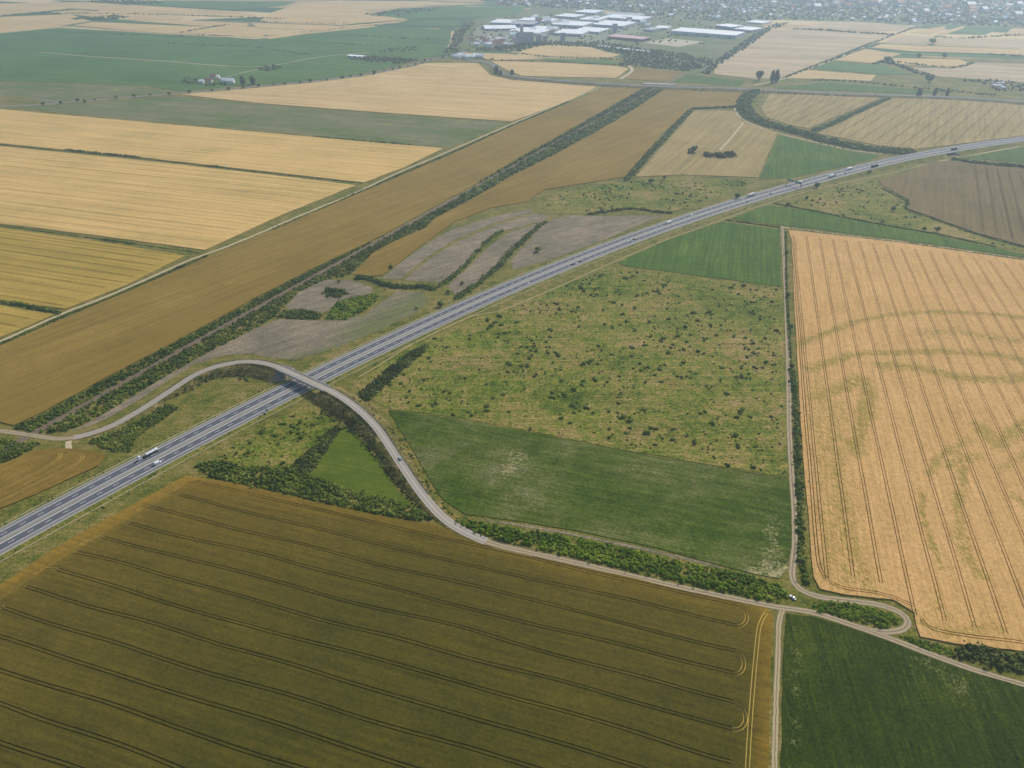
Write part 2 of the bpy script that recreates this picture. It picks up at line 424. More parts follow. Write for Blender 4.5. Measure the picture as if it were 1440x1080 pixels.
# the ground: one sheet to beyond the horizon of this height
gv = []; gs = [-14000, -6000, -2500, -1000, -300, 300, 1000, 2500, 6000, 14000]; gy_ = [-1500, -300, 200, 800, 1600, 3200, 6000, 10000, 16000]
gv = [(x, y, 0) for y in gy_ for x in gs]
gf = [(j * 10 + i, j * 10 + i + 1, (j + 1) * 10 + i + 1, (j + 1) * 10 + i) for j in range(8) for i in range(9)]
def ground_mat():
    m = M['ground']; nt = m.node_tree
    b = nt.nodes['Principled BSDF']
    src = b.inputs['Base Color'].links[0].from_socket
    pos = N(nt, 'ShaderNodeNewGeometry').outputs['Position']
    vo = N(nt, 'ShaderNodeTexVoronoi'); vo.inputs['Scale'].default_value = 1.0
    nt.links.new(stretch(nt, pos, V_D, 620, 170), vo.inputs['Vector'])
    sp = N(nt, 'ShaderNodeSeparateColor'); nt.links.new(vo.outputs['Color'], sp.inputs[0])
    c = ramp(nt, sp.outputs[0], [(0, g(58, 88, 44)), (.22, g(196, 170, 120)), (.45, g(178, 150, 104)), (.6, g(74, 100, 52)), (.72, g(204, 180, 130)), (.9, g(120, 116, 84))], 'CONSTANT')
    xy = N(nt, 'ShaderNodeSeparateXYZ'); nt.links.new(pos, xy.inputs[0])
    f = math_n(nt, 'DIVIDE', math_n(nt, 'SUBTRACT', xy.outputs[1], 2350.0), 60.0, True)
    nt.links.new(mixc(nt, f, src, c), b.inputs['Base Color'])
ground_mat()
gme = mesh('ground', gv, gf)
tag(link('ground', gme, M['ground']), 'open farmland and grass verges spreading to the horizon', None, None, 'structure')

# --- the ripening field in front, cloud shade painted into its dark colour
F13_px = [(262, 670), (310, 677), (360, 687), (435, 705), (560, 732), (610, 737), (645, 754), (685, 769), (740, 782), (800, 795), (895, 815), (960, 832), (1020, 844), (1078, 856), (1086, 866), (1083, 960), (1080, 1080), (1076, 1250), (-200, 1250), (-260, 985), (-150, 918), (-20, 836), (22, 810), (75, 773), (112, 752), (175, 717), (225, 690)]
F13 = PL(F13_px)
u13 = np.array([math.cos(R(V_D)), math.sin(R(V_D))])
offs = [318.2 - 16.65 * k for k in range(0, 19)]
tr13, ln13 = tram(F13, V_D, offs, 13.0, 11.0, 1.9, .52, wobble=2.6)
# u points to the left, so a line starts at its right end
for a, b in zip(ln13[0::2], ln13[1::2]):
    tr13 += pair(arc_join(a[0], b[0], -u13, 14, random.uniform(.55, .95)), 1.9, .5, True)
hl = spline(PL([(262, 679), (215, 707), (140, 752), (62, 800), (-10, 850), (-120, 925)]), 6)
tr13 += pair(hl, 1.9, .55, True)
hr = spline(PL([(1078, 862), (1068, 880), (1062, 930), (1056, 1000), (1051, 1080), (1046, 1200)]), 5)
tr13 += pair(hr, 1.9, .6, True)
for k, a in enumerate(ln13):
    if k % 2 == 0 and len(a) > 8:             # every other lane swings round into the headland track
        e = a[-1]; j = np.argmin(np.hypot(*(hl - e).T)); tgt = hl[min(j + 2, len(hl) - 1)]
        if np.hypot(*(tgt - e)) < 30: tr13 += pair(spline(np.array([e, e + u13 * 5, (e + u13 * 9 + tgt) / 2, tgt]), 2.5), 1.9, .55, True)
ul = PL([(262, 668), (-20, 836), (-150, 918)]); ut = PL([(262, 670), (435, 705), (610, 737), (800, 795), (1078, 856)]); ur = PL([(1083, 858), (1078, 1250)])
def ripe_shade13(q):
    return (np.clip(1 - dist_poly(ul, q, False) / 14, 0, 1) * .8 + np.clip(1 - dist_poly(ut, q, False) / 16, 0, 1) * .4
            + np.clip(1 - dist_poly(ur, q, False) / 11, 0, 1) * .7 + .28 * np.clip(1 - dist_poly(ul, q, False) / 190, 0, 1) + .16 * np.clip(1 - dist_poly(ut, q, False) / 110, 0, 1))  # riper headlands, plus wide falloffs that paint the cloud shade as a gradient
sheet('barley_field', 'olive ripening field, darkened by painted cloud shade, with long wheel tracks in the foreground', F13_px, M['wheat_front'], .75, .03, .5, 6, 6.0, tr13, M['soil_dark'], {'ripe': ripe_shade13}, straw_mat=M['straw'])

# --- the ripe wheat on the right, with lodged swathes
F14_px = [(1109, 324), (1190, 333), (1275, 343), (1440, 367), (1640, 398), (1640, 970), (1440, 917), (1343, 906), (1294, 896), (1288, 880), (1285, 862), (1256, 844), (1188, 837), (1153, 829), (1144, 812), (1139, 755), (1132, 680), (1126, 600), (1122, 520), (1117, 430), (1113, 340)]
F14 = PL(F14_px)
tr14, ln14 = tram(F14, U_D, [103.2 + 16.25 * k for k in range(0, 26)], 9.0, 9.0, 1.9, .5)
hb = spline(PL([(1112, 335), (1117, 380), (1124, 470), (1131, 570), (1139, 660), (1147, 760), (1155, 805), (1180, 826), (1240, 836), (1285, 853)]), 5)
hb2 = spline(PL([(1295, 872), (1310, 885), (1360, 895), (1440, 905), (1560, 930)]), 5)
tr14 += pair(hb2, 1.9, .6)
LODGE = [  # centre line (pixels), half width in metres, strength
    ([(1125, 483), (1160, 470), (1200, 455), (1250, 444), (1300, 440), (1360, 440), (1440, 448), (1560, 470)], 7, .85),
    ([(1140, 520), (1200, 500), (1260, 497), (1330, 495), (1400, 500), (1450, 510), (1560, 540)], 9, .8),
    ([(1300, 470), (1340, 465), (1390, 475), (1440, 480)], 14, .55), ([(1240, 515), (1290, 518), (1340, 530), (1400, 535), (1450, 530)], 12, .8),
    ([(1150, 560), (1185, 545), (1210, 535), (1220, 560), (1210, 600), (1200, 635)], 12, .8), ([(1180, 570), (1175, 620), (1180, 680), (1190, 740), (1205, 790), (1225, 830)], 12, .55),
    ([(1148, 540), (1160, 640), (1168, 720), (1176, 810)], 20, .42),
    ([(1306, 668), (1320, 645), (1340, 628), (1366, 620)], 4, .9), ([(1297, 690), (1297, 720), (1302, 745), (1312, 770), (1325, 800)], 4, .95),
    ([(1345, 640), (1355, 655), (1350, 685), (1347, 720), (1352, 760), (1362, 790), (1385, 812)], 6, .75), ([(1380, 600), (1400, 625), (1440, 600), (1500, 580)], 12, .75),
    ([(1410, 660), (1425, 650), (1440, 640)], 7, .5), ([(1335, 655), (1350, 650), (1375, 640)], 8, .7), ([(1430, 700), (1460, 720)], 8, .5), ([(1300, 880), (1340, 890), (1400, 885)], 7, .5),
    ([(1310, 840), (1325, 865)], 6, .4), ([(1250, 850), (1290, 868)], 6, .6)]
LODGE = [(spline(PL(a), 8), w_, s_) for a, w_, s_ in LODGE]
def lodge14(q):
    r = np.zeros(len(q))
    jit = np.array([wav(p, 9, 2.2) * 4 for p in q])
    for c, w_, s_ in LODGE:
        r = np.maximum(r, 1.25 * s_ * np.clip(1.35 - np.abs(dist_poly(c, q, False) + jit * .6) / (w_ * .72), 0, 1))
    return r
sheet('wheat_field', 'ripe tan wheat field with wheel tracks and flattened green swathes', F14_px, M['wheat_right'], .7, .03, .5, 6, 3.4, tr14 + pair(hb, 1.9, .6), M['soil_olive'], {'lodge': lodge14}, relief=.09)

# --- the other fields
def dist_attr(px, reach, amt=1.0):
    c = PL(px)
    return lambda q: amt * np.clip(1 - dist_poly(c, q, False) / reach, 0, 1)
W = sheet
W('green_field', 'dark green crop corner at the lower right beside the dirt track', [(1106, 863), (1140, 867), (1180, 878), (1240, 899), (1310, 926), (1360, 944), (1440, 967), (1640, 1020), (1640, 1250), (1097, 1250), (1098, 1080), (1101, 930)], M['green_front'], .35, .03, .5, 6, 6,
  attrs={'ripe': lambda q: dist_attr([(1112, 866), (1118, 930), (1120, 1000), (1112, 1080)], 4, .34)(q) + dist_attr([(1300, 932), (1335, 945), (1352, 970)], 18, .3)(q)}, relief=.1)
W('green_field', 'dark green crop between the shrubby meadow and the curving road', [(546, 577), (640, 589), (760, 611), (870, 634), (1000, 656), (1109, 673), (1113, 720), (1113, 770), (1107, 800), (1097, 814), (1060, 807), (1015, 796), (900, 765), (800, 745), (720, 732), (655, 724), (622, 702), (597, 662), (574, 622)], M['green_dark'], .3, .03, .5, 6, 7,
  attrs={'ripe': lambda q: dist_attr([(1090, 730), (1086, 770), (1082, 800)], 11, .36)(q) + dist_attr([(1060, 806), (1110, 803)], 8, .7)(q) + dist_attr([(730, 645), (715, 660)], 16, .5)(q)}, relief=.12)
W('field_margin', 'bare brown strip along the lower edge of the green crop', [(650, 727), (720, 735), (800, 749), (900, 769), (1000, 793), (1020, 800), (1000, 796), (900, 773), (800, 752), (720, 738)], M['fallow'], 0, .05, .3, 5, 8)
meadow_px = [(497, 541), (540, 513), (585, 484), (662, 449), (722, 434), (800, 399), (864, 373), (882, 378), (955, 387), (1080, 404), (1099, 407), (1102, 480), (1105, 540), (1106, 600), (1108, 671), (1000, 654), (870, 632), (760, 609), (640, 587), (546, 575), (522, 560)]
W('meadow', 'rough meadow dotted with dark shrubs south of the motorway', meadow_px, M['meadow'], 0, .03, .8, 8, 9, relief=.25)
W('green_field', 'green crop wedge between the motorway and the shrubby meadow', [(868, 370), (935, 339), (1016, 312), (1060, 318), (1096, 323), (1098, 404), (1080, 401), (955, 384), (882, 375)], M['green_mid'], .3, .03, .5, 8, 12, relief=.1)
W('green_field', 'narrow green crop strip above the ripe wheat field', [(1028, 308), (1080, 289), (1140, 297), (1205, 311), (1305, 329), (1380, 345), (1440, 358), (1600, 388), (1600, 391), (1440, 362), (1270, 338), (1102, 317), (1080, 315)], M['green_mid'], .3, .03, .5, 8, 14, relief=.1)
meadow3_px = [(1094, 287), (1135, 274), (1200, 258), (1258, 246), (1234, 254), (1242, 264), (1278, 283), (1273, 294), (1312, 308), (1370, 329), (1440, 349), (1600, 388), (1440, 355), (1305, 326), (1205, 308), (1140, 294)]
W('meadow', 'scrubby meadow wedge right of the motorway below the brown field', meadow3_px, M['meadow'], 0, .03, .8, 10, 14, relief=.2)
meadow2_px = [(752, 294), (782, 272), (830, 262), (890, 255), (960, 249), (1064, 255), (1000, 281), (940, 299), (870, 296), (830, 300), (780, 300)]
W('meadow', 'scrubby meadow wedge above the motorway beside the grey fallow', meadow2_px, M['meadow'], 0, .03, .8, 10, 14, relief=.2)
F7_px = [(1312, 228), (1340, 227), (1440, 238), (1600, 254), (1600, 390), (1440, 346), (1370, 327), (1312, 306), (1274, 293), (1279, 282), (1242, 262), (1234, 254), (1264, 246)]
F7 = PL(F7_px)
W('wheat_field', 'dull brown wheat field at the right edge by the underpass', F7_px, M['wheat_dull'], .7, .03, .6, 9, 16, tram(F7, 63, list(np.arange(150, 1200, 16.3)), 10, 10, 1.9, .6)[0], M['soil'])
W('green_field', 'green crop beyond the underpass at the right edge', [(1348, 222), (1440, 207), (1600, 186), (1600, 250), (1440, 229)], M['green_mid'], .3, .03, .6, 10, 20)
W('grass_field', 'smooth green grass triangle inside the overpass bend', [(482, 598), (500, 610), (530, 645), (560, 690), (580, 712), (500, 695), (430, 678), (455, 640)], M['grass_tri'], 0, .03, .8, 7, 10, relief=.15)
meadow4_px = [(300, 645), (345, 615), (425, 572), (455, 580), (480, 600), (450, 640), (428, 668), (360, 662)]
W('meadow', 'rough meadow with small shrubs below the overpass', meadow4_px, M['meadow'], 0, .03, .8, 7, 10, relief=.2)
W('wheat_field', 'small golden wheat field beside the motorway at the left edge', [(-140, 720), (0, 655), (50, 634), (85, 631), (122, 633), (150, 641), (138, 656), (100, 673), (50, 696), (0, 716), (-140, 785)], M['wheat_gold'], .7, .03, .5, 6, 7,
  sum([pair(spline(PL(c), 5), 1.9, .75, True) for c in ([(-100, 720), (0, 665), (50, 643), (78, 636), (86, 641), (70, 655), (0, 691), (-90, 735)], [(-90, 752), (0, 706), (60, 676), (100, 657), (117, 645), (110, 637), (97, 634)])], []), M['soil'], straw_mat=M['straw'])
# golden-brown strips either side of the railway
W('wheat_field', 'long golden brown wheat strip left of the railway', [(-160, 556), (0, 487), (290, 363), (508, 271), (645, 213), (720, 178), (802, 145), (850, 123), (905, 124), (800, 183), (720, 228), (655, 267), (540, 330), (440, 378), (360, 419), (250, 479), (135, 539), (60, 580), (20, 599), (0, 594), (-160, 640)], M['wheat_brown'], .7, .03, .8, 8, 16,
  attrs={'ripe': dist_attr([(20, 597), (250, 477), (440, 376)], 60, .6)})
W('wheat_field', 'golden brown wheat strip right of the railway narrowing to a tip', [(497, 386), (526, 355), (552, 341), (598, 321), (612, 307), (662, 281), (720, 248), (782, 217), (870, 168), (935, 127), (1052, 131), (1032, 149), (972, 152), (960, 164), (930, 189), (905, 219), (880, 249), (830, 257), (765, 267), (740, 284), (690, 293), (640, 312), (600, 340), (560, 371), (538, 387), (515, 390)], M['wheat_brown'], .7, .03, .8, 8, 16,
  attrs={'ripe': dist_attr([(540, 387), (600, 338), (690, 290), (760, 266), (880, 250)], 30, .9)})
F3_px = [(975, 157), (1031, 156), (1046, 173), (1093, 187), (1066, 250), (960, 246), (894, 249), (915, 225), (937, 200), (962, 172)]
W('wheat_field', 'pale wheat field around a small dark grove', F3_px, M['wheat_grove'], .7, .03, .8, 10, 20)
W('green_field', 'deep green crop triangle above the motorway', [(1095, 190), (1155, 204), (1202, 214), (1236, 219), (1222, 226), (1160, 240), (1110, 251), (1067, 252)], M['green_mid'], .3, .03, .6, 10, 20)
F5_px = [(1084, 132), (1238, 138), (1137, 181), (1110, 176), (1078, 165), (1070, 152)]
F6_px = [(1257, 138), (1360, 139), (1440, 149), (1600, 158), (1600, 176), (1440, 191), (1340, 204), (1285, 210), (1235, 205), (1150, 188)]
for px, lb in ((F5_px, 'drilled wheat field right of the far wood strip'), (F6_px, 'drilled wheat field above the motorway at the upper right')):
    pw = PL(px); n_ = np.array([math.sin(R(51)), -math.cos(R(51))]); o0, o1 = (pw @ n_).min(), (pw @ n_).max()
    W('wheat_field', lb, px, M['wheat_grove'], .7, .03, .8, 12, 25, tram(pw, 51, list(np.arange(o0 + 8, o1, 24.0)), 6, 6, 2.2, .6, step=14)[0], M['soil'])
# fallow ribs in the middle
W('fallow_field', 'grey fallow rib nearest the golden strip', [(536, 392), (585, 353), (635, 323), (690, 306), (745, 294), (750, 298), (700, 312), (640, 337), (600, 362), (562, 393)], M['fallow'], 0, .04, .8, 7, 10, relief=.12)
W('fallow_field', 'grey fallow rib left of the first hedge', [(568, 394), (605, 363), (645, 339), (700, 316), (752, 301), (775, 303), (740, 317), (704, 326), (680, 345), (655, 370), (625, 398), (600, 396)], M['fallow'], 0, .04, .8, 7, 10, relief=.12)
W('fallow_field', 'grey fallow rib between the two hedges', [(630, 402), (662, 373), (687, 348), (712, 329), (747, 318), (768, 306), (752, 325), (732, 340), (715, 360), (690, 380), (665, 402), (640, 414)], M['fallow'], 0, .04, .8, 7, 10, relief=.12)
W('fallow_field', 'bare grey brown field along the motorway', [(722, 380), (718, 366), (738, 346), (768, 311), (800, 303), (830, 304), (935, 303), (915, 310), (845, 339), (780, 363)], M['fallow'], 0, .04, .8, 7, 12, relief=.12)
W('fallow_field', 'small bare field ringed by bushes beside the railway', [(402, 431), (420, 411), (458, 393), (497, 395), (524, 404), (522, 412), (482, 421), (466, 435), (450, 441), (405, 434)], M['fallow'], 0, .04, .8, 7, 10, relief=.12)
W('fallow_field', 'grey fallow sweeping behind the overpass bend', [(98, 609), (140, 586), (212, 542), (282, 502), (360, 462), (390, 449), (455, 451), (512, 444), (560, 409), (592, 411), (604, 424), (580, 443), (520, 470), (470, 490), (415, 506), (380, 503), (350, 497), (315, 500), (272, 513), (232, 538), (197, 562), (150, 589)], M['fallow'], 0, .04, .9, 7, 10,
  attrs={'ripe': lambda q: dist_attr([(600, 420), (560, 440), (510, 468)], 35, .9)(q) + dist_attr([(470, 490), (415, 504)], 14, .7)(q)}, relief=.12)
# left fields
Lx = lambda px: [(x if x > 0 else x, y) for x, y in px]
LC = [(-160, 300), (0, 321), (145, 341), (260, 360), (175, 403), (92, 435), (48, 430), (0, 422), (-160, 398)]
W('wheat_field', 'yellow green wheat with wheel tracks left of the field track', LC, M['wheat_left2'], .7, .03, .6, 8, 12, tram(PL(LC), V_D, [691.4 - 17.0 * k for k in range(-3, 16)], 8, 10, 2.0, .6, step=9)[0], M['soil'])
LD = [(-160, 405), (0, 430), (45, 438), (78, 442), (40, 459), (0, 475), (-160, 545)]
W('wheat_field', 'small yellow green wheat corner at the left edge', LD, M['wheat_left2'], .7, .03, .6, 8, 12, tram(PL(LD), V_D, [691.4 - 17.0 * k for k in range(8, 22)], 8, 8, 2.0, .6, step=9)[0], M['soil'])
LB = [(-200, 187), (0, 206), (200, 226), (360, 244), (500, 261), (400, 301), (288, 352), (145, 333), (0, 315), (-200, 290)]
W('wheat_field', 'broad pale wheat field below the thin hedge line', LB, M['wheat_left'], .7, .03, .8, 10, 20, tram(PL(LB), V_D, [700 + 24.0 * k for k in range(0, 30)], 8, 8, 2.2, .5, step=14)[0], M['soil'])
W('wheat_field', 'broad pale wheat field above the thin hedge line', [(-200, 137), (0, 154), (360, 186), (623, 209), (570, 235), (512, 257), (360, 240), (200, 222), (0, 202), (-200, 183)], M['wheat_left'], .7, .03, .8, 12, 25)
W('fallow_field', 'grey green fallow band between the pale wheat fields', [(15, 151), (88, 147), (250, 136), (360, 147), (540, 161), (712, 173), (635, 207), (585, 204), (360, 183), (170, 167)], M['fallow_left'], 0, .04, .8, 12, 25)
W('wheat_field', 'wide tan wheat field below the far main road', [(252, 133), (360, 124), (435, 117), (510, 108), (565, 97), (600, 89), (672, 89), (690, 106), (720, 113), (840, 122), (800, 142), (720, 171), (540, 159), (360, 145)], M['wheat_far'], .7, .03, .8, 14, 40)
W('green_field', 'broad dark green crop plain at the upper left', [(-260, 60), (0, 47), (82, 39), (230, 48), (360, 55), (450, 46), (535, 37), (635, 42), (632, 62), (620, 75), (560, 92), (510, 103), (450, 112), (360, 119), (250, 128), (200, 120), (100, 117), (0, 114), (-260, 112)], M['green_far'], .3, .03, .8, 20, 50)
W('grass_field', 'olive grass patch by the far road junction', [(-200, 114), (0, 116), (100, 119), (195, 122), (240, 130), (90, 142), (0, 134), (-200, 140)], M['fallow_left'], 0, .04, .8, 16, 40)
far = [
 ('wheat', [(0, 24), (98, 20), (128, 30), (75, 38), (0, 46), (-200, 58), (-200, 30)], 'far tan field above the green plain at the left edge'),
 ('wheat', [(102, 36), (130, 31), (292, 38), (265, 46), (232, 47)], 'far tan wheat wedge on top of the green plain'),
 ('wheat', [(0, 5), (120, 3), (178, 7), (100, 12), (0, 22), (-200, 28), (-200, 8)], 'far tan field at the top left corner'),
 ('wheat', [(70, 17), (110, 14), (180, 19), (260, 24), (255, 28), (170, 28)], 'far narrow tan strip below a dark tree line'),
 ('wheat', [(100, 12), (185, 7), (330, 16), (360, 22), (320, 24), (180, 17)], 'far pinkish field behind the dark tree line'),
 ('wheat', [(180, 29), (262, 29), (350, 33), (345, 39), (290, 37)], 'far tan strip beside a small copse'),
 ('wheat', [(264, 46), (296, 39), (360, 38), (372, 51), (360, 53)], 'far tan field corner next to the green plain'),
 ('wheat', [(366, 52), (470, 38), (575, 28), (560, 32), (450, 45), (380, 55)], 'far narrow tan ribbon slanting along the green plain'),
 ('wheat', [(365, 30), (380, 18), (420, 6), (500, 8), (530, 22), (575, 27), (480, 35), (400, 33)], 'far pale field with dark tree dots'),
 ('wheat', [(352, 32), (400, 34), (470, 36), (430, 42), (365, 40)], 'far tan strip under the pale field'),
 ('green', [(520, 20), (560, 12), (640, 9), (740, 11), (725, 22), (650, 26), (560, 26)], 'far blue green field left of the industrial park'),
 ('green', [(575, 30), (650, 28), (640, 37), (540, 35)], 'far thin green field above the tan ribbon'),
 ('wheat', [(420, 5), (480, 1), (600, 2), (690, 6), (600, 8), (520, 14)], 'far tan field at the top of the view'),
 ('green', [(185, 6), (230, 1), (420, 2), (400, 8), (330, 14)], 'far dark green band at the top left'),
 ('wheat', [(645, 74), (716, 76), (764, 83), (700, 85), (655, 80)], 'tan field behind the roadside lorry park'),
 ('wheat', [(690, 86), (770, 88), (868, 93), (884, 97), (866, 110), (735, 107), (712, 98)], 'tan field enclosed by the bend of the far road'),
 ('green', [(766, 83), (860, 86), (872, 91), (772, 87)], 'thin blue green field above the enclosed tan field'),
 ('wheat', [(728, 74), (764, 65), (820, 68), (872, 77), (858, 81), (772, 79)], 'tan field directly below the industrial park'),
 ('brown', [(878, 111), (897, 95), (960, 101), (936, 115)], 'brown field beside the far road bend'),
 ('greenb', [(947, 115), (964, 105), (1048, 114), (1040, 121)], 'bright green patch beyond the far road'),
 ('pale', [(1008, 92), (1080, 44), (1120, 41), (1248, 50), (1137, 94), (1094, 111), (1060, 111), (1004, 104)], 'large pale pinkish field right of the industrial park'),
 ('wheat', [(1104, 110), (1136, 99), (1232, 106), (1224, 114), (1160, 111)], 'tan strip beside the poplars'),
 ('green', [(1142, 96), (1170, 87), (1240, 92), (1284, 105), (1236, 105)], 'blue green strip right of the pale field'),
 ('wheat', [(1174, 85), (1216, 69), (1268, 76), (1228, 89)], 'small tan field right of the slanting lane'),
 ('greenb', [(1087, 124), (1162, 116), (1328, 129), (1290, 132)], 'bright green field between the far roads'),
 ('pale', [(1120, 39), (1165, 31), (1290, 36), (1270, 44), (1180, 42)], 'pale field under the town edge'),
 ('wheat', [(1280, 46), (1330, 36), (1328, 42), (1308, 48)], 'small bright tan plot under the town'),
 ('wheat', [(1318, 48), (1352, 37), (1358, 38), (1330, 49)], 'second bright tan plot under the town'),
 ('green', [(1332, 48), (1360, 37), (1410, 39), (1385, 49)], 'green plot between the bright tan plots'),
 ('wheat', [(1410, 49), (1425, 40), (1600, 46), (1600, 54)], 'bright tan plot at the right edge under the town'),
 ('pale', [(1240, 60), (1275, 51), (1380, 54), (1600, 60), (1600, 72), (1440, 68), (1300, 62)], 'pale strip with a round tree at the right'),
 ('wheat', [(1225, 67), (1240, 62), (1440, 70), (1600, 76), (1600, 82), (1440, 77), (1280, 72)], 'long tan strip at the right'),
 ('green', [(1230, 72), (1280, 74), (1440, 79), (1600, 84), (1600, 88), (1440, 83), (1290, 78)], 'long green strip at the right'),
 ('wheat', [(1255, 82), (1350, 84), (1365, 90), (1340, 95), (1260, 90)], 'tan plot inside the curved hedge'),
 ('pale', [(1270, 95), (1340, 97), (1372, 88), (1440, 90), (1600, 96), (1600, 122), (1440, 116), (1320, 108), (1300, 101)], 'pale field at the right below the curved hedge'),
]
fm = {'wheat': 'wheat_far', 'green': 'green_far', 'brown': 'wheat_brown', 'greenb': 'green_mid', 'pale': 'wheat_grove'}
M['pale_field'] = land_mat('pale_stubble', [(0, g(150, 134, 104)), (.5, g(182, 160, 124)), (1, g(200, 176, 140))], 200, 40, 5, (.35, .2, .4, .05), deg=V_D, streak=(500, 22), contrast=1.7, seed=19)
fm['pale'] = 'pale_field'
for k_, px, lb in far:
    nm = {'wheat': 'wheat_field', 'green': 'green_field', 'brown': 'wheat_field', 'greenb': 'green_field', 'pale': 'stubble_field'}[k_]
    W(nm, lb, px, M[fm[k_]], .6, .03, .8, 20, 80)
#PART2
# ------------------------------------------------------------------ ribbons: roads, banks, rails
def ribbon(name, c, prof, mat, z=None, parent=None, skip=None):
    """sweep a cross-section [(metres to the right, height above the line)] along c; keeps 'lat' and 'along'"""
    t, r = normals2(c)
    zz = np.zeros(len(c)) if z is None else np.asarray(z, float)
    n, k = len(c), len(prof)
    s = np.r_[0, np.cumsum(np.hypot(*np.diff(c[:, :2], axis=0).T))]
    V = np.zeros((n, k, 3))
    for j, (o, h) in enumerate(prof):
        oo = o if np.isscalar(o) else np.asarray(o)
        V[:, j, :2] = c[:, :2] + r * (oo[:, None] if not np.isscalar(oo) else oo)
        V[:, j, 2] = h if isinstance(h, np.ndarray) else zz + h
    i = np.arange(n - 1)
    if skip is not None: i = i[~skip[:-1]]
    F = np.concatenate([np.stack([i * k + j, (i + 1) * k + j, (i + 1) * k + j + 1, i * k + j + 1], 1)[:, ::-1] for j in range(k - 1)])
    me = np_mesh(name, V.reshape(-1, 3), F)
    lat = np.concatenate([np.broadcast_to(np.asarray(o, float), (n,))[:, None] for o, h in prof], 1).ravel()
    for an, vals in (('lat', lat), ('along', np.repeat(s, k))):
        a = me.attributes.new(an, 'FLOAT', 'POINT'); a.data.foreach_set('value', vals.astype(np.float32))
    return link(name, me, mat, parent)
def structure(o, label):
    return tag(o, label, None, None, 'structure')
def boxes(name, items, mat, parent=None):
    """one part made of axis boxes: (centre xyz, size xyz)"""
    V, F = [], []
    for (cx, cy, cz), (sx, sy, sz) in items:
        b = len(V)
        for dx in (-.5, .5):
            for dy in (-.5, .5):
                for dz in (-.5, .5): V.append((cx + dx * sx, cy + dy * sy, cz + dz * sz))
        F += [(b, b + 1, b + 3, b + 2), (b + 4, b + 6, b + 7, b + 5), (b, b + 4, b + 5, b + 1), (b + 2, b + 3, b + 7, b + 6), (b, b + 2, b + 6, b + 4), (b + 1, b + 5, b + 7, b + 3)]
    return link(name, mesh(name, V, F), mat, parent)

# ------------------------------------------------------------------ the motorway
HX = [-4.381664414152549e-09, 0.0001126033761325241, 0.584783413396055, -373.0370121754836]
HY = [-2.206826619364308e-08, -6.980790431700529e-05, 0.8079574146138239, 303.2791737824126]
hs = np.arange(-150, 2080, 6.0)
HW = np.stack([np.polyval(HX, hs), np.polyval(HY, hs)], 1)
sm = lambda x, a, b: np.clip((x - a) / (b - a), 0, 1) ** 2 * (3 - 2 * np.clip((x - a) / (b - a), 0, 1))
HZ = 1.0 + 4.0 * sm(hs, 1100, 1480)
HT, HR = normals2(HW)
def hw_at(px, py):
    """nearest station on the motorway to a point of the photograph, with its sideways offset"""
    best = None
    for z in (1.0, 5.0):
        q = P(px, py, z); d = np.hypot(*(HW - q).T); i = int(np.argmin(d))
        if best is None or abs(HZ[i] - z) < best[3]: best = (i, float((q - HW[i]) @ HR[i]), q, abs(HZ[i] - z))
    return best[:3]
UND = (np.hypot(*(HW - P(1328, 213, 5)).T)).argmin()          # underpass
und_gap = np.abs(np.arange(len(HW)) - UND) <= 2
bank = HZ * 1.7
structure(ribbon('motorway_bank', HW, [(-15.5 - bank, np.full(len(HW), .02)), (-13.6, -.25), (-12.6, -.06), (12.6, -.06), (13.6, -.25), (15.5 + bank, np.full(len(HW), .02))], M['bright_grass'], HZ, skip=und_gap), 'grassy bank carrying the motorway')
hwy = structure(ribbon('motorway', HW, [(-12.4, 0), (-9.9, 0.02), (-2.3, 0.04), (2.3, 0.04), (9.9, 0.02), (12.4, 0)], M['shoulder'], HZ), 'dual carriageway motorway curving from lower left to upper right')
for s_ in (-1, 1):
    a, b = (2.3, 9.95) if s_ > 0 else (-9.95, -2.3)
    ribbon('carriageway', HW, [(a, .045), ((a + b) / 2, .05), (b, .045)], M['asphalt'], HZ, hwy)
    for lo in (9.58, 2.55):
        ribbon('edge_line', HW, [(s_ * lo - .2, .056), (s_ * lo + .2, .056)], M['paint'], HZ, hwy)
for s_ in (-1, 1): ribbon('gravel_shoulder', HW, [(s_ * 13.9, -.22), (s_ * 13.0, -.02), (s_ * 12.3, .008)][::-s_], M['median'], HZ, hwy)
ribbon('median', HW, [(-2.2, .06), (-.9, .1), (.9, .1), (2.2, .06)], M['median'], HZ, hwy)
V, F = [], []
for s_ in (-5.85, 5.85):
    d = np.arange(-140, 2050, 12.0)
    for k in d:
        i0 = np.interp([k, k + 4.2], hs, np.arange(len(hs)))
        pts = []
        for e in i0:
            c = np.array([np.interp(e, np.arange(len(hs)), HW[:, j]) for j in (0, 1)]); i = int(e)
            for w_ in (-.14, .14): pts.append((*(c + HR[i] * (s_ + w_)), np.interp(e, np.arange(len(hs)), HZ) + .062))
        b = len(V); V += pts; F.append((b, b + 1, b + 3, b + 2))
tag(link('lane_marking', mesh('lane_marking', V, F), M['paint'], hwy), kind='stuff')
for s_, nm, go in ((-1, 'left', 17.4), (1, 'right', 18.4)):
    structure(ribbon('gutter', HW[:230], [(s_ * go - .3, np.full(230, .09)), (s_ * go, np.full(230, .05)), (s_ * go + .3, np.full(230, .09))], M['gutter']), 'pale concrete drain along the %s foot of the motorway bank' % nm)
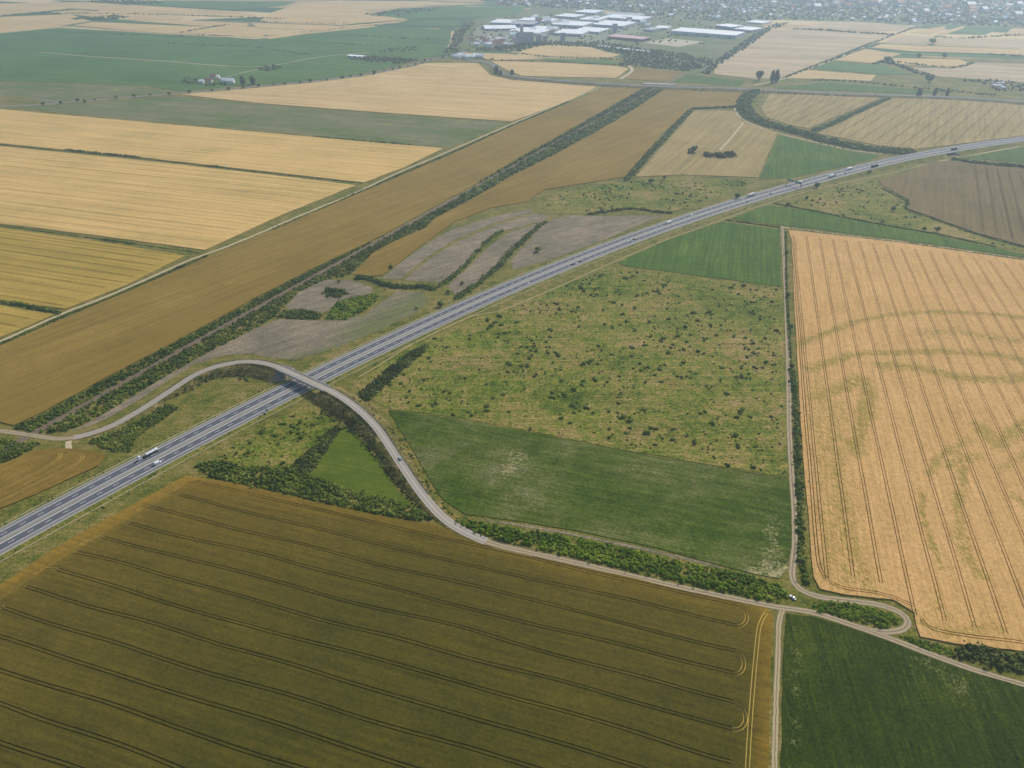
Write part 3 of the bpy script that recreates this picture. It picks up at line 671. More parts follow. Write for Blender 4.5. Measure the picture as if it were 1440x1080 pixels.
def guardrail(label, c, z, off, i0, i1, hgt=.75):
    t, r = normals2(c); sl = slice(i0, i1)
    c, z, r = c[sl], z[sl], r[sl]
    mid = c[len(c) // 2]
    root = empty('guardrail', (mid[0], mid[1], float(z[len(c) // 2])))
    tag(root, label, 'guardrail')
    q = c + r * off - mid; zz = z - z[len(c) // 2]
    ribbon('rail', q, [(-.06, hgt - .34), (.06, hgt - .2), (-.02, hgt - .12), (.06, hgt), (-.1, hgt + .01)], M['steel'], zz, root)
    sp = []
    for i in range(0, len(q)):
        for tt in (0, .5):
            if i + 1 < len(q): p_ = q[i] * (1 - tt) + q[i + 1] * tt; sp.append(((p_[0], p_[1], zz[i] + hgt / 2 - .1), (.12, .12, hgt)))
    tag(boxes('post', sp, M['steel'], root), kind='stuff')
    return root
guardrail('steel guardrail on the left side of the motorway median', HW, HZ, -1.25, 0, 371)
guardrail('steel guardrail on the right side of the motorway median', HW, HZ, 1.25, 0, 371)
guardrail('steel guardrail along the outer right shoulder beyond the overpass', HW, HZ, 12.2, 72, 130)
guardrail('steel guardrail along the outer right shoulder up to the overpass', HW, HZ, 12.2, 42, 70)
guardrail('steel guardrail along the outer left shoulder of the far motorway bank', HW, HZ, -12.2, 225, 371)
guardrail('steel guardrail along the outer right shoulder of the far motorway bank', HW, HZ, 12.2, 225, 371)

# underpass in the far bank
und = empty('underpass', (HW[UND][0], HW[UND][1], 0), math.atan2(HT[UND][1], HT[UND][0]))
tag(und, 'concrete underpass with pale wing walls below the far motorway', 'bridge')
M['shade_conc'] = M['concrete']
boxes('deck', [((0, 0, HZ[UND] - .75), (34, 27, 1.2))], M['concrete'], und)
for s_ in (-1, 1):
    boxes('abutment', [((s_ * 15, 0, 2.0), (2.2, 27.5, 4.4))], M['concrete'], und)
    wv = [(s_ * 14, -13.6, 0), (s_ * 15.4, -13.6, 0), (s_ * 15.4, -13.6, 4.6), (s_ * 14, -13.6, 4.6), (s_ * 20, -24, 0), (s_ * 21.4, -24, 0), (s_ * 21.4, -24, .7), (s_ * 20, -24, .7)]
    link('wing_wall', mesh('wing_wall', wv, [(0, 1, 2, 3), (4, 7, 6, 5), (0, 4, 5, 1), (3, 2, 6, 7), (0, 3, 7, 4), (1, 5, 6, 2)]), M['concrete'], und)

# ------------------------------------------------------------------ the local road over the motorway
LR_px = [(-150, 606, .1), (-60, 606, .1), (0, 606, .15), (45, 612, .15), (92, 617, .2), (150, 602, .4), (200, 575, 1.2), (240, 549, 2.6), (280, 524, 4.4), (320, 511.5, 6.0), (355, 508.5, 7.0), (385, 514, 7.5), (412, 525, 7.7), (440, 538, 7.7), (470, 552, 7.6), (500, 572, 7.0), (530, 601, 5.6), (558, 643, 3.8), (590, 690, 2.0), (620, 725, .9), (650, 746, .4), (690, 763.5, .2), (740, 776, .15), (800, 789, .12), (880, 808, .12), (950, 824, .12), (1020, 839, .12), (1095, 854, .12), (1140, 860, .12), (1190, 876, .12), (1250, 897, .12), (1320, 924, .12), (1380, 945, .12), (1440, 963, .12), (1620, 1012, .12)]
LR3 = spline(np.array([(*P(x, y, z), z) for x, y, z in LR_px]), 3.0)
for _ in range(6): LR3[1:-1] = LR3[1:-1] * .5 + (LR3[:-2] + LR3[2:]) * .25
LRc, LRz = LR3[:, :2], np.maximum(LR3[:, 2], .12)
near = lambda x, y, z: int(np.argmin(np.hypot(*(LRc - P(x, y, z)).T)))
iA, iB = near(396, 518.5, 7.6), near(457, 546, 7.6)            # ends of the bridge
iP = near(690, 763, .2)                                        # the surfaced part ends here
i0 = near(105, 615, .2)
bk = np.clip(LRz - .1, 0, None) * 1.55
n_ = len(LRc)
skipb = np.zeros(n_, bool); skipb[iA:iB] = True; skipb[:i0] = True; skipb[near(660, 750, .3):] = True
structure(ribbon('embankment', LRc, [(-4.8 - bk, np.full(n_, .01)), (-4.6 - bk * .5, LRz * .52), (-4.4, -.06), (4.4, -.06), (4.6 + bk * .5, LRz * .52), (4.8 + bk, np.full(n_, .01))], M['embank'], LRz, skip=skipb), 'scrubby earth embankment of the local road')
# end slopes below the bridge
for i, d in ((iA, 1), (iB, -1)):
    t, r = normals2(LRc); z = LRz[i]
    V = []
    for o_ in (-6.0, 6.0): V.append((*(LRc[i] + r[i] * o_ - t[i] * d * .5), z - 1.3))
    for o_ in (6.0, -6.0): V.append((*(LRc[i] + r[i] * o_ * .9 + t[i] * d * 8.0), .03))
    for o_, sg in ((-1, -1), (1, 1)): V.append((*(LRc[i] + r[i] * o_ * (4.8 + bk[i]) - t[i] * d * 1.0), .01))
    structure(link('slope_paving', mesh('slope_paving', V, [(0, 1, 2, 3), (0, 3, 4), (1, 5, 2)]), M['slope']), 'pale concrete slope under the %s end of the overpass' % ('left' if d > 0 else 'right'))
road = structure(ribbon('local_road', LRc[i0:iP], [(-3.3, 0), (0, .04), (3.3, 0)], M['local_road'], LRz[i0:iP]), 'narrow asphalt road curving over the motorway')
ribbon('centre_line', LRc[i0 + 60:iP], [(-.09, .047), (.09, .047)], M['paint'], LRz[i0 + 60:iP], road)
for s_ in (-1, 1): ribbon('edge_line', LRc[i0 + 40:iP], [(s_ * 3.05 - .07, .02), (s_ * 3.05 + .07, .02)], M['paint'], LRz[i0 + 40:iP], road)
structure(ribbon('dirt_road', LRc[:i0 + 1], [(-2.9, -.02), (0, .02), (2.9, -.02)], M['dirt_wide'], LRz[:i0 + 1]), 'pale dirt road joining the local road at the left edge')
wd = np.interp(np.arange(n_ - iP + 1), [0, 40, 120], [3.2, 2.3, 2.0])
structure(ribbon('dirt_road', LRc[iP - 1:], [(-wd, -.02), (0, .02), (wd, -.02)], M['dirt_wide'], LRz[iP - 1:]), 'pale dirt road along the top of the dark field to the right edge')
guardrail('steel guardrail on the outer side of the overpass curve', LRc, LRz, -3.9, near(300, 517, 5.2), near(600, 703, 1.6))
guardrail('steel guardrail on the inner side of the overpass curve', LRc, LRz, 3.9, near(330, 510, 6.3), near(540, 614, 5))
# the bridge itself
bm_ = (iA + iB) // 2
br = empty('overpass', (LRc[bm_][0], LRc[bm_][1], 0)); tag(br, 'concrete road overpass spanning the motorway', 'bridge')
cl = LRc[iA - 1:iB + 2] - LRc[bm_]; zl = LRz[iA - 1:iB + 2]
ribbon('deck', cl, [(-4.9, -.1), (-4.9, -.75), (-3.6, -1.5), (3.6, -1.5), (4.9, -.75), (4.9, -.1)], M['concrete'], zl, br)
ribbon('walkway', cl, [(-4.9, -.1), (-4.9, .16), (-3.4, .16), (-3.4, -.02)], M['concrete'], zl, br)
ribbon('walkway', cl, [(3.4, -.02), (3.4, .16), (4.9, .16), (4.9, -.1)], M['concrete'], zl, br)
for s_ in (-4.75, 4.75):
    rl = ribbon('railing', cl, [(s_ - .05, 1.1), (s_ + .05, 1.2), (s_ + .05, 1.05)], M['steel'], zl, br)
    ribbon('lower_rail', cl, [(s_ - .03, .6), (s_ + .03, .66)], M['steel'], zl, rl)
    t, r = normals2(cl)
    tag(boxes('post', [((*(cl[i] + r[i] * s_), zl[i] + .6), (.09, .09, 1.2)) for i in range(0, len(cl))], M['steel'], br), kind='stuff')
tb, rb = normals2(LRc)
ang = math.atan2(tb[bm_][1], tb[bm_][0])
# pier rows beside the shoulders and in the median, parallel to the motorway
j = int(np.argmin(np.hypot(*(HW - LRc[bm_]).T)))
for off in (-14.2, 0.0, 14.2):
    base = HW[j] + HR[j] * off
    i = int(np.argmin(np.abs((LRc[iA:iB] - base) @ HR[j]))) + iA
    cap = boxes('pier_cap', [((0, 0, LRz[i] - 1.85), (1.1, 7.4, .7))], M['concrete'], br); cap.location = (*(LRc[i] - LRc[bm_]), 0); cap.rotation_euler.z = ang
    for w_ in (-2.6, 0, 2.6):
        k = 10; V, F = [], []
        for zz in (-.1, LRz[i] - 2.15):
            for a in range(k): V.append((.45 * math.cos(a * 2 * math.pi / k), .45 * math.sin(a * 2 * math.pi / k), zz))
        F = [(a, (a + 1) % k, k + (a + 1) % k, k + a) for a in range(k)] + [tuple(range(k, 2 * k))]
        p_ = link('pier', mesh('pier', V, F), M['concrete'], br)
        p_.location = (*(LRc[i] - LRc[bm_] + rb[i] * w_), 0)
for i, d in ((iA, 1), (iB, -1)):
    ab = boxes('abutment', [((0, 0, LRz[i] - 1.6), (1.4, 9.6, 3.0))], M['concrete'], br)
    ab.location = (*(LRc[i] - LRc[bm_] - tb[i] * d * .6), 0); ab.rotation_euler.z = math.atan2(tb[i][1], tb[i][0])

# ------------------------------------------------------------------ other tracks and roads
def track(label, px, half, mat, name='dirt_track', step=4.0, h=.1, z=.07):
    c = spline(PL(px), step)
    for _ in range(2): c[1:-1] = c[1:-1] * .5 + (c[:-2] + c[2:]) * .25
    hw_ = half if np.isscalar(half) else np.interp(np.linspace(0, 1, len(c)), np.linspace(0, 1, len(half)), half)
    wob = np.array([.25 * half * wav(q, 9, 4.4) if np.isscalar(half) else .3 * wav(q, 9, 4.4) for q in c])
    return structure(ribbon(name, c, [(-(hw_ + wob), z - .05), (hw_ * 0.0 - .0, z), (hw_ - wob, z - .05)], mat), label)
track('dirt track running down the left side of the ripe wheat field', [(1100, 318), (1101, 340), (1104, 400), (1107, 470), (1109, 530), (1110, 600), (1113, 660), (1117, 720), (1117.5, 765), (1115, 795), (1113, 812), (1122, 829), (1150, 839), (1190, 844), (1240, 851), (1268, 861), (1279, 874), (1273, 885), (1250, 889.5), (1228, 887), (1210, 882)], [1.4, 1.4, 1.5, 1.5, 1.6, 1.6, 1.9, 2.4, 3.2, 2.1, 2.0, 2.1, 2.4, 2.4, 2.0], M['dirt_wide'])
track('two-rut dirt track between the dark field and the green corner', [(1102, 856), (1096, 868), (1094, 920), (1091, 1000), (1089, 1080), (1086, 1220)], [3.2, 2.3, 1.9, 1.8, 1.8, 1.8], M['dirt'])
track('pale earth path along the top of the ripe wheat field', [(1098, 319), (1180, 330), (1275, 341), (1440, 364.5), (1610, 391)], 1.6, M['pale_path'])
track('earth track along the green crop beside the motorway', [(700, 438), (722, 430), (790, 401), (857, 371), (940, 336), (1027, 305), (1050, 296), (1090, 282.5), (1130, 270.5), (1200, 254), (1258, 242), (1305, 230.5), (1322, 226)], .8, M['verge_path'])
track('faint earth track near the overpass beside the motorway', [(505, 530), (540, 509), (585, 481), (660, 446), (700, 438)], .7, M['verge_path'])
track('pale earth lane through the underpass', [(1322, 226), (1338, 224), (1380, 216), (1440, 205), (1600, 181)], 1.5, M['pale_path'])
track('pale field track along the long golden strip', [(-120, 530), (0, 480), (85, 442), (145, 419), (205, 393), (270, 364), (305, 352), (360, 330), (422, 303), (500, 271), (555, 245), (635, 211), (720, 174), (800, 141), (845, 122)], 1.8, M['pale_path'], step=10)
track('pale lane curving beside the far wood strip', [(1056, 127), (1045, 140), (1033, 152), (1046, 169), (1078, 182), (1106, 190.5), (1155, 202), (1202, 212), (1255, 217)], 1.8, M['pale_path'], step=10)
track('pale path through the pale wheat to the small grove', [(1046, 172), (1030, 192), (1012, 212)], 2.0, M['pale_path'], step=10, z=.9)
track('sandy spur between field and road at the left', [(97, 620), (96, 626), (97, 632)], 2.2, M['pale_path'], step=3)
track('far main road curving up to the lorry park', [(-260, 160), (0, 150), (90, 144), (250, 131), (360, 121.5), (450, 113), (520, 104), (570, 93), (610, 83), (645, 76), (665, 70), (720, 72), (780, 80)], 5.5, M['far_road'], 'far_road', step=25)
track('far side road joining the main road at the left', [(-200, 136), (0, 135), (25, 134), (60, 140), (90, 144)], 4.5, M['far_road'], 'far_road', step=25)
track('far lane slanting between the pale field and strips', [(1060, 120), (1098, 112), (1140, 96), (1180, 81), (1215, 66), (1250, 52), (1290, 38), (1310, 28)], 3.0, M['pale_path'], 'far_road', step=25)
track('far lane across the dark green plain', [(55, 73), (120, 79), (230, 86), (360, 94), (450, 80), (520, 74)], 2.5, M['pale_path'], 'far_road', step=25, z=.5)
track('far farm lane in the dark green plain', [(318, 108), (352, 100), (372, 95)], 2.2, M['pale_path'], 'far_road', step=20, z=.5)
track('pale lane bending beside the enclosed tan field', [(872, 111), (886, 103), (890, 97), (884, 92)], 5, M['pale_path'], 'far_road', step=20)
# far road on its own bank
FRp = [(655, 82), (690, 88), (700, 98), (714, 105), (740, 109), (850, 117.5), (920, 121), (1040, 124.5), (1200, 132), (1330, 136), (1440, 143), (1620, 156)]
FR = spline(PL(FRp, 4), 20)
fz = np.full(len(FR), 4.0) * np.clip(np.arange(len(FR)) / 12, .05, 1)
structure(ribbon('far_road_bank', FR, [(-20, np.full(len(FR), .05)), (-8, -.2), (8, -.2), (20, np.full(len(FR), .05))], M['embank'], fz), 'dark bank of the far cross road')
structure(ribbon('far_road', FR, [(-6, 0), (0, .1), (6, 0)], M['far_road'], fz), 'far cross road on a bank over the railway')

# ------------------------------------------------------------------ railway
RW = spline(PL([(-160, 724), (0, 635), (125, 566), (270, 484), (375, 425.5), (460, 378.5), (535, 337), (655, 270.5), (800, 190), (927, 121), (1000, 80)]), 7)
for _ in range(12): RW[1:-1] = RW[1:-1] * .5 + (RW[:-2] + RW[2:]) * .25
RH = np.interp(np.array([np.hypot(*(LRc[:i0 + 60] - w_).T).min() for w_ in RW]), [5, 22], [.04, .55])
rail = structure(ribbon('railway', RW, [(-3.6, .02), (-2.0, RH), (2.0, RH), (3.6, .02)], M['ballast']), 'single track railway running between two bands of bushes')
for s_ in (-.75, .75): ribbon('rail', RW, [(s_ - .06, RH + .05), (s_ - .05, RH + .2), (s_ + .05, RH + .2), (s_ + .06, RH + .05)], M['rail'], None, rail)
t_, r_ = normals2(RW)

# railway bridge of the far road
rbx = P(927, 121, 0)
fb = empty('rail_bridge', (rbx[0], rbx[1], 0), math.atan2(*(PL([(1040, 124.5)], 4)[0] - PL([(850, 117.5)], 4)[0])[::-1])); tag(fb, 'far concrete bridge taking the cross road over the railway', 'bridge')
boxes('deck', [((0, 0, 4.6), (80, 15, 1.6))], M['concrete'], fb)
for x in (-38, -13, 13, 38): boxes('pier', [((x, 0, 1.9), (4, 14, 4.0))], M['concrete'], fb)


# ------------------------------------------------------------------ foliage
def clump_template(seed, sub=2, leaves=22, squash=.8, leaf=.3):
    """one leafy clump of radius 1: a lumpy core with loose leaf faces standing out of it"""
    rnd = random.Random(seed)
    bm = bmesh.new(); bmesh.ops.create_icosphere(bm, subdivisions=sub, radius=.82)
    o = Vector((seed * 3.1, seed * 1.7, 0))
    for v in bm.verts:
        v.co *= 1 + .42 * noise.noise(v.co * 1.9 + o) + .2 * noise.noise(v.co * 4.7 + o)
        v.co.z *= squash
    bmesh.ops.triangulate(bm, faces=bm.faces[:])
    V = [tuple(v.co) for v in bm.verts]; F = [tuple(v.index for v in f.verts) for f in bm.faces]; bm.free()
    T = [0.0] * len(V)
    for _ in range(leaves):
        d = Vector((rnd.gauss(0, 1), rnd.gauss(0, 1), rnd.gauss(.35, 1))).normalized()
        p = d * rnd.uniform(.75, 1.12); p.z *= squash
        a = d.cross(Vector((rnd.random(), rnd.random(), rnd.random()))).normalized(); b = (d * rnd.uniform(.1, .8) + d.cross(a)).normalized()
        s = leaf * rnd.uniform(.6, 1.3); i = len(V); tt = rnd.uniform(-.12, .3)
        V += [tuple(p - a * s), tuple(p + b * s), tuple(p + a * s), tuple(p - b * s * .6)]
        F += [(i, i + 1, i + 2), (i, i + 2, i + 3)]; T += [tt] * 4
    return np.array(V), np.array(F), np.array(T)
CL = [clump_template(k) for k in range(7)]
CLM = [clump_template(k + 11, 1, 15, .85, .34) for k in range(9)]
CLO = [clump_template(20 + k, 1, 6, .8, .4) for k in range(5)]
def merge(name, place, temps, mat, parent=None, origin=(0, 0, 0)):
    """place: rows of x y z radius zscale turn tint"""
    Vs, Fs, Ts = [], [], []; b = 0
    place = np.asarray(place, float)
    pick = RNG.integers(0, len(temps), len(place))
    for (x, y, z, r, sz, a, tn), k in zip(place, pick):
        V, F, T = temps[k]
        c, s = math.cos(a), math.sin(a)
        Q = np.empty_like(V)
        Q[:, 0] = (V[:, 0] * c - V[:, 1] * s) * r + x - origin[0]
        Q[:, 1] = (V[:, 0] * s + V[:, 1] * c) * r + y - origin[1]
        Q[:, 2] = V[:, 2] * r * sz + z - origin[2]
        Vs.append(Q); Fs.append(F + b); Ts.append(np.clip(T + tn, 0, 1)); b += len(V)
    me = np_mesh(name, np.concatenate(Vs), np.concatenate(Fs), np.concatenate(Ts))
    return link(name, me, mat, parent)
def clumps_for(q, h, rad, keep=.92, zoff=None, seed=1.0):
    """clump rows for ground points q with height h: heights and gaps follow a soft noise"""
    rows = []
    for i, p in enumerate(q):
        nz = wav(p, 11, seed) * .5 + .5
        if random.random() > keep * (.55 + .75 * nz): continue
        hh = h * (.4 + .85 * nz) * random.uniform(.55, 1.25)
        r = rad * random.uniform(.5, 1.4) * (.75 + .4 * nz)
        z = (zoff[i] if zoff is not None else 0) + max(hh - r * .75, r * .35)
        if random.random() < .35: z = (zoff[i] if zoff is not None else 0) + r * .45
        rows.append((p[0], p[1], z, r, random.uniform(.8, 1.2), random.uniform(0, 6.3), np.clip(.5 + .55 * wav(p, 16, seed + 4) + random.uniform(-.2, .24), 0, 1)))
    return rows
def scatter_poly(poly, spacing):
    lo, hi = poly.min(0), poly.max(0)
    n = int((hi - lo).prod() / spacing ** 2) + 1
    q = RNG.uniform(lo, hi, (n, 2))
    return q[inside(poly, q)]
def scatter_line(c, half, spacing):
    L = np.hypot(*np.diff(c, axis=0).T).sum(); n = max(4, int(L * 2 * max(half, spacing / 2) / spacing ** 2))
    t, r = normals2(c)
    s = RNG.uniform(0, len(c) - 1, n); i = s.astype(int); fr = (s - i)[:, None]; j = np.minimum(i + 1, len(c) - 1)
    return c[i] * (1 - fr) + c[j] * fr + r[i] * (RNG.normal(0, .5, n).clip(-1, 1) * half)[:, None]
def hedge(label, rows, mat, name='hedgerow', cat='hedge', lod=False, group=None):
    if len(rows) == 0: return None
    a = np.array(rows); o = (a[:, 0].mean(), a[:, 1].mean(), 0)
    ob = merge(name, rows, CLO if lod else CLM, mat, None, o); ob.location = o
    return tag(ob, label, cat, group)
def hline(label, px, half, h, mat='bush', lod=False, sp=None, keep=.92, rad=None, name='hedgerow', cat='hedge', stuff=False):
    c = spline(PL(px), 8); rad = rad or max(.9, min(h * .5, 2.6)); sp = sp or rad * 1.05
    q = scatter_line(c, half, sp)
    rows = clumps_for(q, h, rad, keep, None, random.uniform(1, 9))
    if not lod and h > 1.2: rows += clumps_for(q[::3] + RNG.normal(0, half * .6 + rad * .5, q[::3].shape), h * .4, rad * .5, .9, None, 3.0)
    o = hedge(label, rows, M[mat], name, cat, lod)
    if stuff and o: o['kind'] = 'stuff'
    return o
def hpoly(label, px, h, mat='bush', lod=False, rad=None, sp=None, keep=.92, name='thicket', cat='bushes', stuff=False):
    p = PL(px); rad = rad or max(.9, min(h * .5, 2.6)); sp = sp or rad * 1.05
    q = scatter_poly(p, sp); q = q if len(q) else p.mean(0)[None]
    q = q + RNG.normal(0, rad * .55, q.shape)
    rows = clumps_for(q, h, rad, keep, None, random.uniform(1, 9))
    if not lod:
        e = q[(dist_poly(p, q) < rad * 2.2) & (RNG.random(len(q)) < .6)]
        rows += clumps_for(e + RNG.normal(0, rad * 1.3, e.shape), h * .45, rad * .5, .9, None, 3.0)
    o = hedge(label, rows, M[mat], name, cat, lod)
    if stuff and o: o['kind'] = 'stuff'
    return o

# bands of bushes along the railway
band = PL([(15, 603), (60, 584), (135, 541), (250, 481), (360, 421), (440, 380), (540, 332), (655, 269), (720, 230), (800, 185), (905, 125), (933, 126), (868, 168), (780, 217), (720, 247), (662, 281), (612, 307), (598, 321), (552, 341), (526, 355), (492, 387), (462, 392), (420, 411), (400, 430), (388, 446), (360, 461), (282, 501), (212, 541), (140, 585), (95, 606), (60, 608)])
q = scatter_poly(band, 1.75)
d_r = dist_poly(RW, q, False)
near_i = np.argmin(((q[:, None, :] - RW[None, ::2, :]) ** 2).sum(2), 1) * 2
side = ((q - RW[near_i]) * r_[near_i]).sum(1)
farq = np.hypot(q[:, 0], q[:, 1]) > 1050
ok = d_r > 3.3
for s_, f_, lb in ((-1, 0, 'dark bushes along the left side of the railway, near part'), (1, 0, 'broad band of dark bushes along the right side of the railway, near part'), (-1, 1, 'thin far line of bushes left of the railway'), (1, 1, 'far dark band of bushes right of the railway')):
    m_ = ok & (np.sign(side) == s_) & (farq == bool(f_))
    if f_: m_ &= RNG.random(len(q)) < .3
    else: m_ &= RNG.random(len(q)) < (.95 if s_ < 0 else .8)
    hedge(lb, clumps_for(q[m_], 3.4 if f_ else 2.9, 2.6 if f_ else 1.35, .95, None, 3 + s_), M['bush'], 'hedgerow', 'hedge', bool(f_))

hpoly('bright green thicket below the small bare field', [(461, 448), (470, 431), (486, 422), (515, 416), (533, 415), (527, 425), (509, 440), (482, 449)], 3.0, 'bush_bright')
hpoly('dark thicket strip left of the bright thicket', [(392, 446), (398, 437), (425, 436), (448, 441), (455, 448), (430, 449)], 2.6)
hpoly('oval clump of bushes inside the small bare field', [(452, 412), (460, 406), (478, 407), (491, 413), (478, 418), (460, 419)], 3.0, 'bush_dark')
hline('curved hedge between the small bare field and the fallow ribs', [(500, 392), (518, 391), (538, 400), (565, 404), (592, 403), (612, 407)], 4.5, 3.4)
hline('first hedge between the grey fallow ribs', [(615, 405), (628, 396), (655, 372), (675, 350), (690, 335), (707, 324)], 3.0, 2.6, rad=1.5, keep=.8)
hline('second hedge between the fallow ribs and the motorway', [(640, 421), (655, 411), (680, 393), (705, 370), (719, 354), (736, 338), (748, 327), (767, 312)], 4.0, 3.0, rad=1.6, keep=.75)
hline('curved dark hedge above the bare field by the motorway', [(827, 302), (858, 297), (890, 294), (920, 298), (945, 300)], 3.0, 3.0, 'bush_dark')
hline('hedge down the left side of the pale grove field', [(880, 253), (895, 237), (915, 214), (934, 195), (949, 178), (961, 166), (970, 156)], 5.0, 4.0, 'bush', rad=2.0)
hline('hedge across the top of the pale grove field', [(972, 153.5), (1000, 152.5), (1034, 151)], 4.0, 4.0, 'bush_dark', rad=2.4)
hline('dark grove in the middle of the pale wheat field', [(990, 219), (1005, 219.5), (1020, 220), (1031, 218)], 13, 6.0, 'bush_dark', rad=2.6, name='grove', cat='grove')
hline('small dark copse left of the grove in the pale wheat', [(970, 217), (974, 212), (976, 208)], 5, 6.0, 'bush_dark', rad=2.3, name='copse', cat='copse')
hline('wide winding wood strip above the green triangle', [(1062, 128), (1047, 142), (1048, 155), (1060, 167), (1085, 177), (1120, 186), (1160, 198), (1200, 207), (1250, 213), (1285, 214.5)], 15, 6.0, 'bush', rad=2.6)
hline('straight hedge between the two far drilled fields', [(1143, 185), (1170, 174), (1200, 160), (1225, 149), (1250, 138)], 6, 3.0, 'bush', rad=2.2)
hpoly('long dark thicket between the dark field and the grass triangle', [(272, 656), (300, 649), (360, 657), (415, 660), (485, 688), (560, 706), (608, 729), (585, 733), (510, 717), (435, 702), (360, 685), (300, 671)], 2.8, 'bush')
hpoly('dark reed strip between the lower meadow and the grass triangle', [(408, 658), (443, 626), (468, 601), (482, 598), (471, 616), (447, 650), (432, 674)], 2.0, 'bush_dark', rad=1.1)
hpoly('dark elongated thicket beside the overpass in the meadow corner', [(505, 554), (520, 541), (545, 520), (575, 496), (602, 484), (598, 494), (570, 518), (545, 540), (520, 563), (508, 563)], 2.6, 'bush_dark', rad=1.2)
hpoly('long bright green hedge between the dirt road and the green crop', [(640, 731), (720, 743), (845, 765), (1000, 800), (1060, 813), (1095, 823), (1106, 838), (1085, 845), (1000, 827), (900, 804), (800, 781), (720, 764), (668, 747)], 2.6, 'bush_bright', rad=1.3)
hline('hedge along the dirt track beside the ripe wheat field', [(1113, 520), (1117, 550), (1120, 600), (1123, 660), (1126, 740), (1128, 795), (1135, 824)], 2.5, 2.7, rad=1.2)
hline('sparse low hedge beside the upper dirt track', [(1105, 326), (1106, 400), (1109, 460), (1113, 520)], 1.1, 1.5, rad=.8, keep=.75)
hpoly('bright thicket inside the loop of the dirt track', [(1143, 852), (1160, 847), (1200, 850), (1240, 857), (1259, 867), (1262, 879), (1245, 883), (1218, 877), (1180, 866), (1150, 858)], 2.2, 'bush_bright', rad=1.15)
hpoly('low bright weeds below the loop of the dirt track', [(1262, 893), (1300, 902), (1340, 912), (1340, 926), (1300, 912)], .9, 'bush_bright', rad=.7)
hpoly('dark hedge at the lower right below the ripe wheat', [(1342, 911), (1380, 911), (1440, 923), (1640, 975), (1640, 1005), (1440, 949), (1380, 934), (1345, 925)], 3.2, 'bush_dark', rad=1.5)
hpoly('scrub patch between the local road and the motorway at the left', [(128, 620), (160, 608), (195, 592), (235, 568), (252, 574), (218, 597), (192, 616), (184, 636), (160, 634), (140, 629)], 2.2, 'bush', rad=1.15, keep=.8)
hpoly('scrub patch below the dirt road at the left edge', [(-100, 640), (0, 619), (30, 623), (58, 623), (30, 640), (0, 652), (-100, 700)], 2.2, 'bush', rad=1.15)
hline('low hedge along the field track beside the golden strip', [(-60, 512), (0, 485), (85, 447), (145, 424), (205, 398), (270, 369), (292, 360)], 2.2, 1.9, rad=1.0)
hline('far low hedge along the field track beside the golden strip', [(380, 325), (425, 306), (505, 271), (560, 247), (640, 213), (722, 176), (800, 143)], 2.0, 1.8, lod=True, rad=1.4, keep=.7)
hline('dark hedge between the yellow green wheat fields at the left', [(-100, 410), (0, 425), (30, 429), (50, 434), (85, 441)], 2.8, 3.2, rad=1.4)
hline('bushy stretch of the ditch below the broad pale wheat', [(145, 337), (165, 340), (190, 343)], 2.2, 2.2, rad=1.1)
hline('thin ditch scrub below the broad pale wheat field', [(-120, 303), (0, 317.5), (145, 337), (282, 356)], .8, .9, lod=True, rad=.8, keep=.8)
hline('bushy stretch of the long thin hedge in the pale wheat', [(93, 211), (130, 215), (200, 222)], 2.4, 3.0, lod=True, rad=1.8)
hline('long thin hedge line through the pale wheat fields', [(-150, 188), (0, 203.5), (200, 223.5), (360, 241.5), (508, 258)], .8, 1.1, lod=True, rad=.9, keep=.8)
hline('short bushy stretch of the thin hedge line at mid left', [(293, 233.5), (316, 236)], 2.4, 2.6, lod=True, rad=1.8)
hline('bushes along the lower edge of the grey green band', [(438, 192), (500, 197.5), (580, 204)], 2.2, 2.6, lod=True, rad=1.9, keep=.8)
hline('low hedge above the narrow green strip', [(1088, 286), (1140, 296), (1205, 309.5), (1270, 321), (1330, 332), (1400, 347)], 1.5, 1.5, rad=1.0)
hline('low hedge between the green wedge and the green strip', [(1020, 309.5), (1060, 315), (1097, 320)], 1.4, 1.5, rad=1.0)
hline('dark hedge below the green crop by the underpass', [(1338, 224), (1370, 229), (1400, 232), (1440, 235), (1600, 250)], 6, 4.0, 'bush_dark', rad=2.2)
hline('low hedge along the top of the ripe wheat field', [(1110, 321), (1180, 330.5), (1275, 341.5), (1440, 365)], .7, .7, rad=.6, keep=.5)
hline('scrub edge under the dull brown field', [(1240, 265), (1276, 284), (1274, 294), (1312, 307.5), (1370, 328.5), (1440, 348)], 2.5, 1.5, rad=1.1, keep=.7)
# bushes on the embankment slopes
def slope_bushes(label, i0_, i1_, sd, h, keep, mat='bush', spread=1.0):
    t, r = normals2(LRc); rows_q, zo = [], []
    n = int((i1_ - i0_) * 3 * 5 * spread)
    for _ in range(n):
        i = random.randint(i0_, i1_); f_ = random.uniform(.05, 1.35)
        o_ = 4.9 + bk[i] * f_ + random.uniform(.5, 2.5)
        rows_q.append(LRc[i] + r[i] * sd * o_); zo.append(max(0, LRz[i] * (1 - f_)) - .2)
    return hedge(label, clumps_for(np.array(rows_q), h, .95, keep, zo, 6.0), M[mat], 'thicket', 'bushes')
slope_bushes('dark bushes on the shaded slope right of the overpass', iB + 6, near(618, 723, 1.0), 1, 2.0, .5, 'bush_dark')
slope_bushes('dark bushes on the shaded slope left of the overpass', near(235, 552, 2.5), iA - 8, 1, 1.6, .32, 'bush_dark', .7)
slope_bushes('small bushes on the sunny slope of the road bend', iB + 10, near(640, 740, .5), -1, 1.1, .12, 'bush', .7)['kind'] = 'stuff'

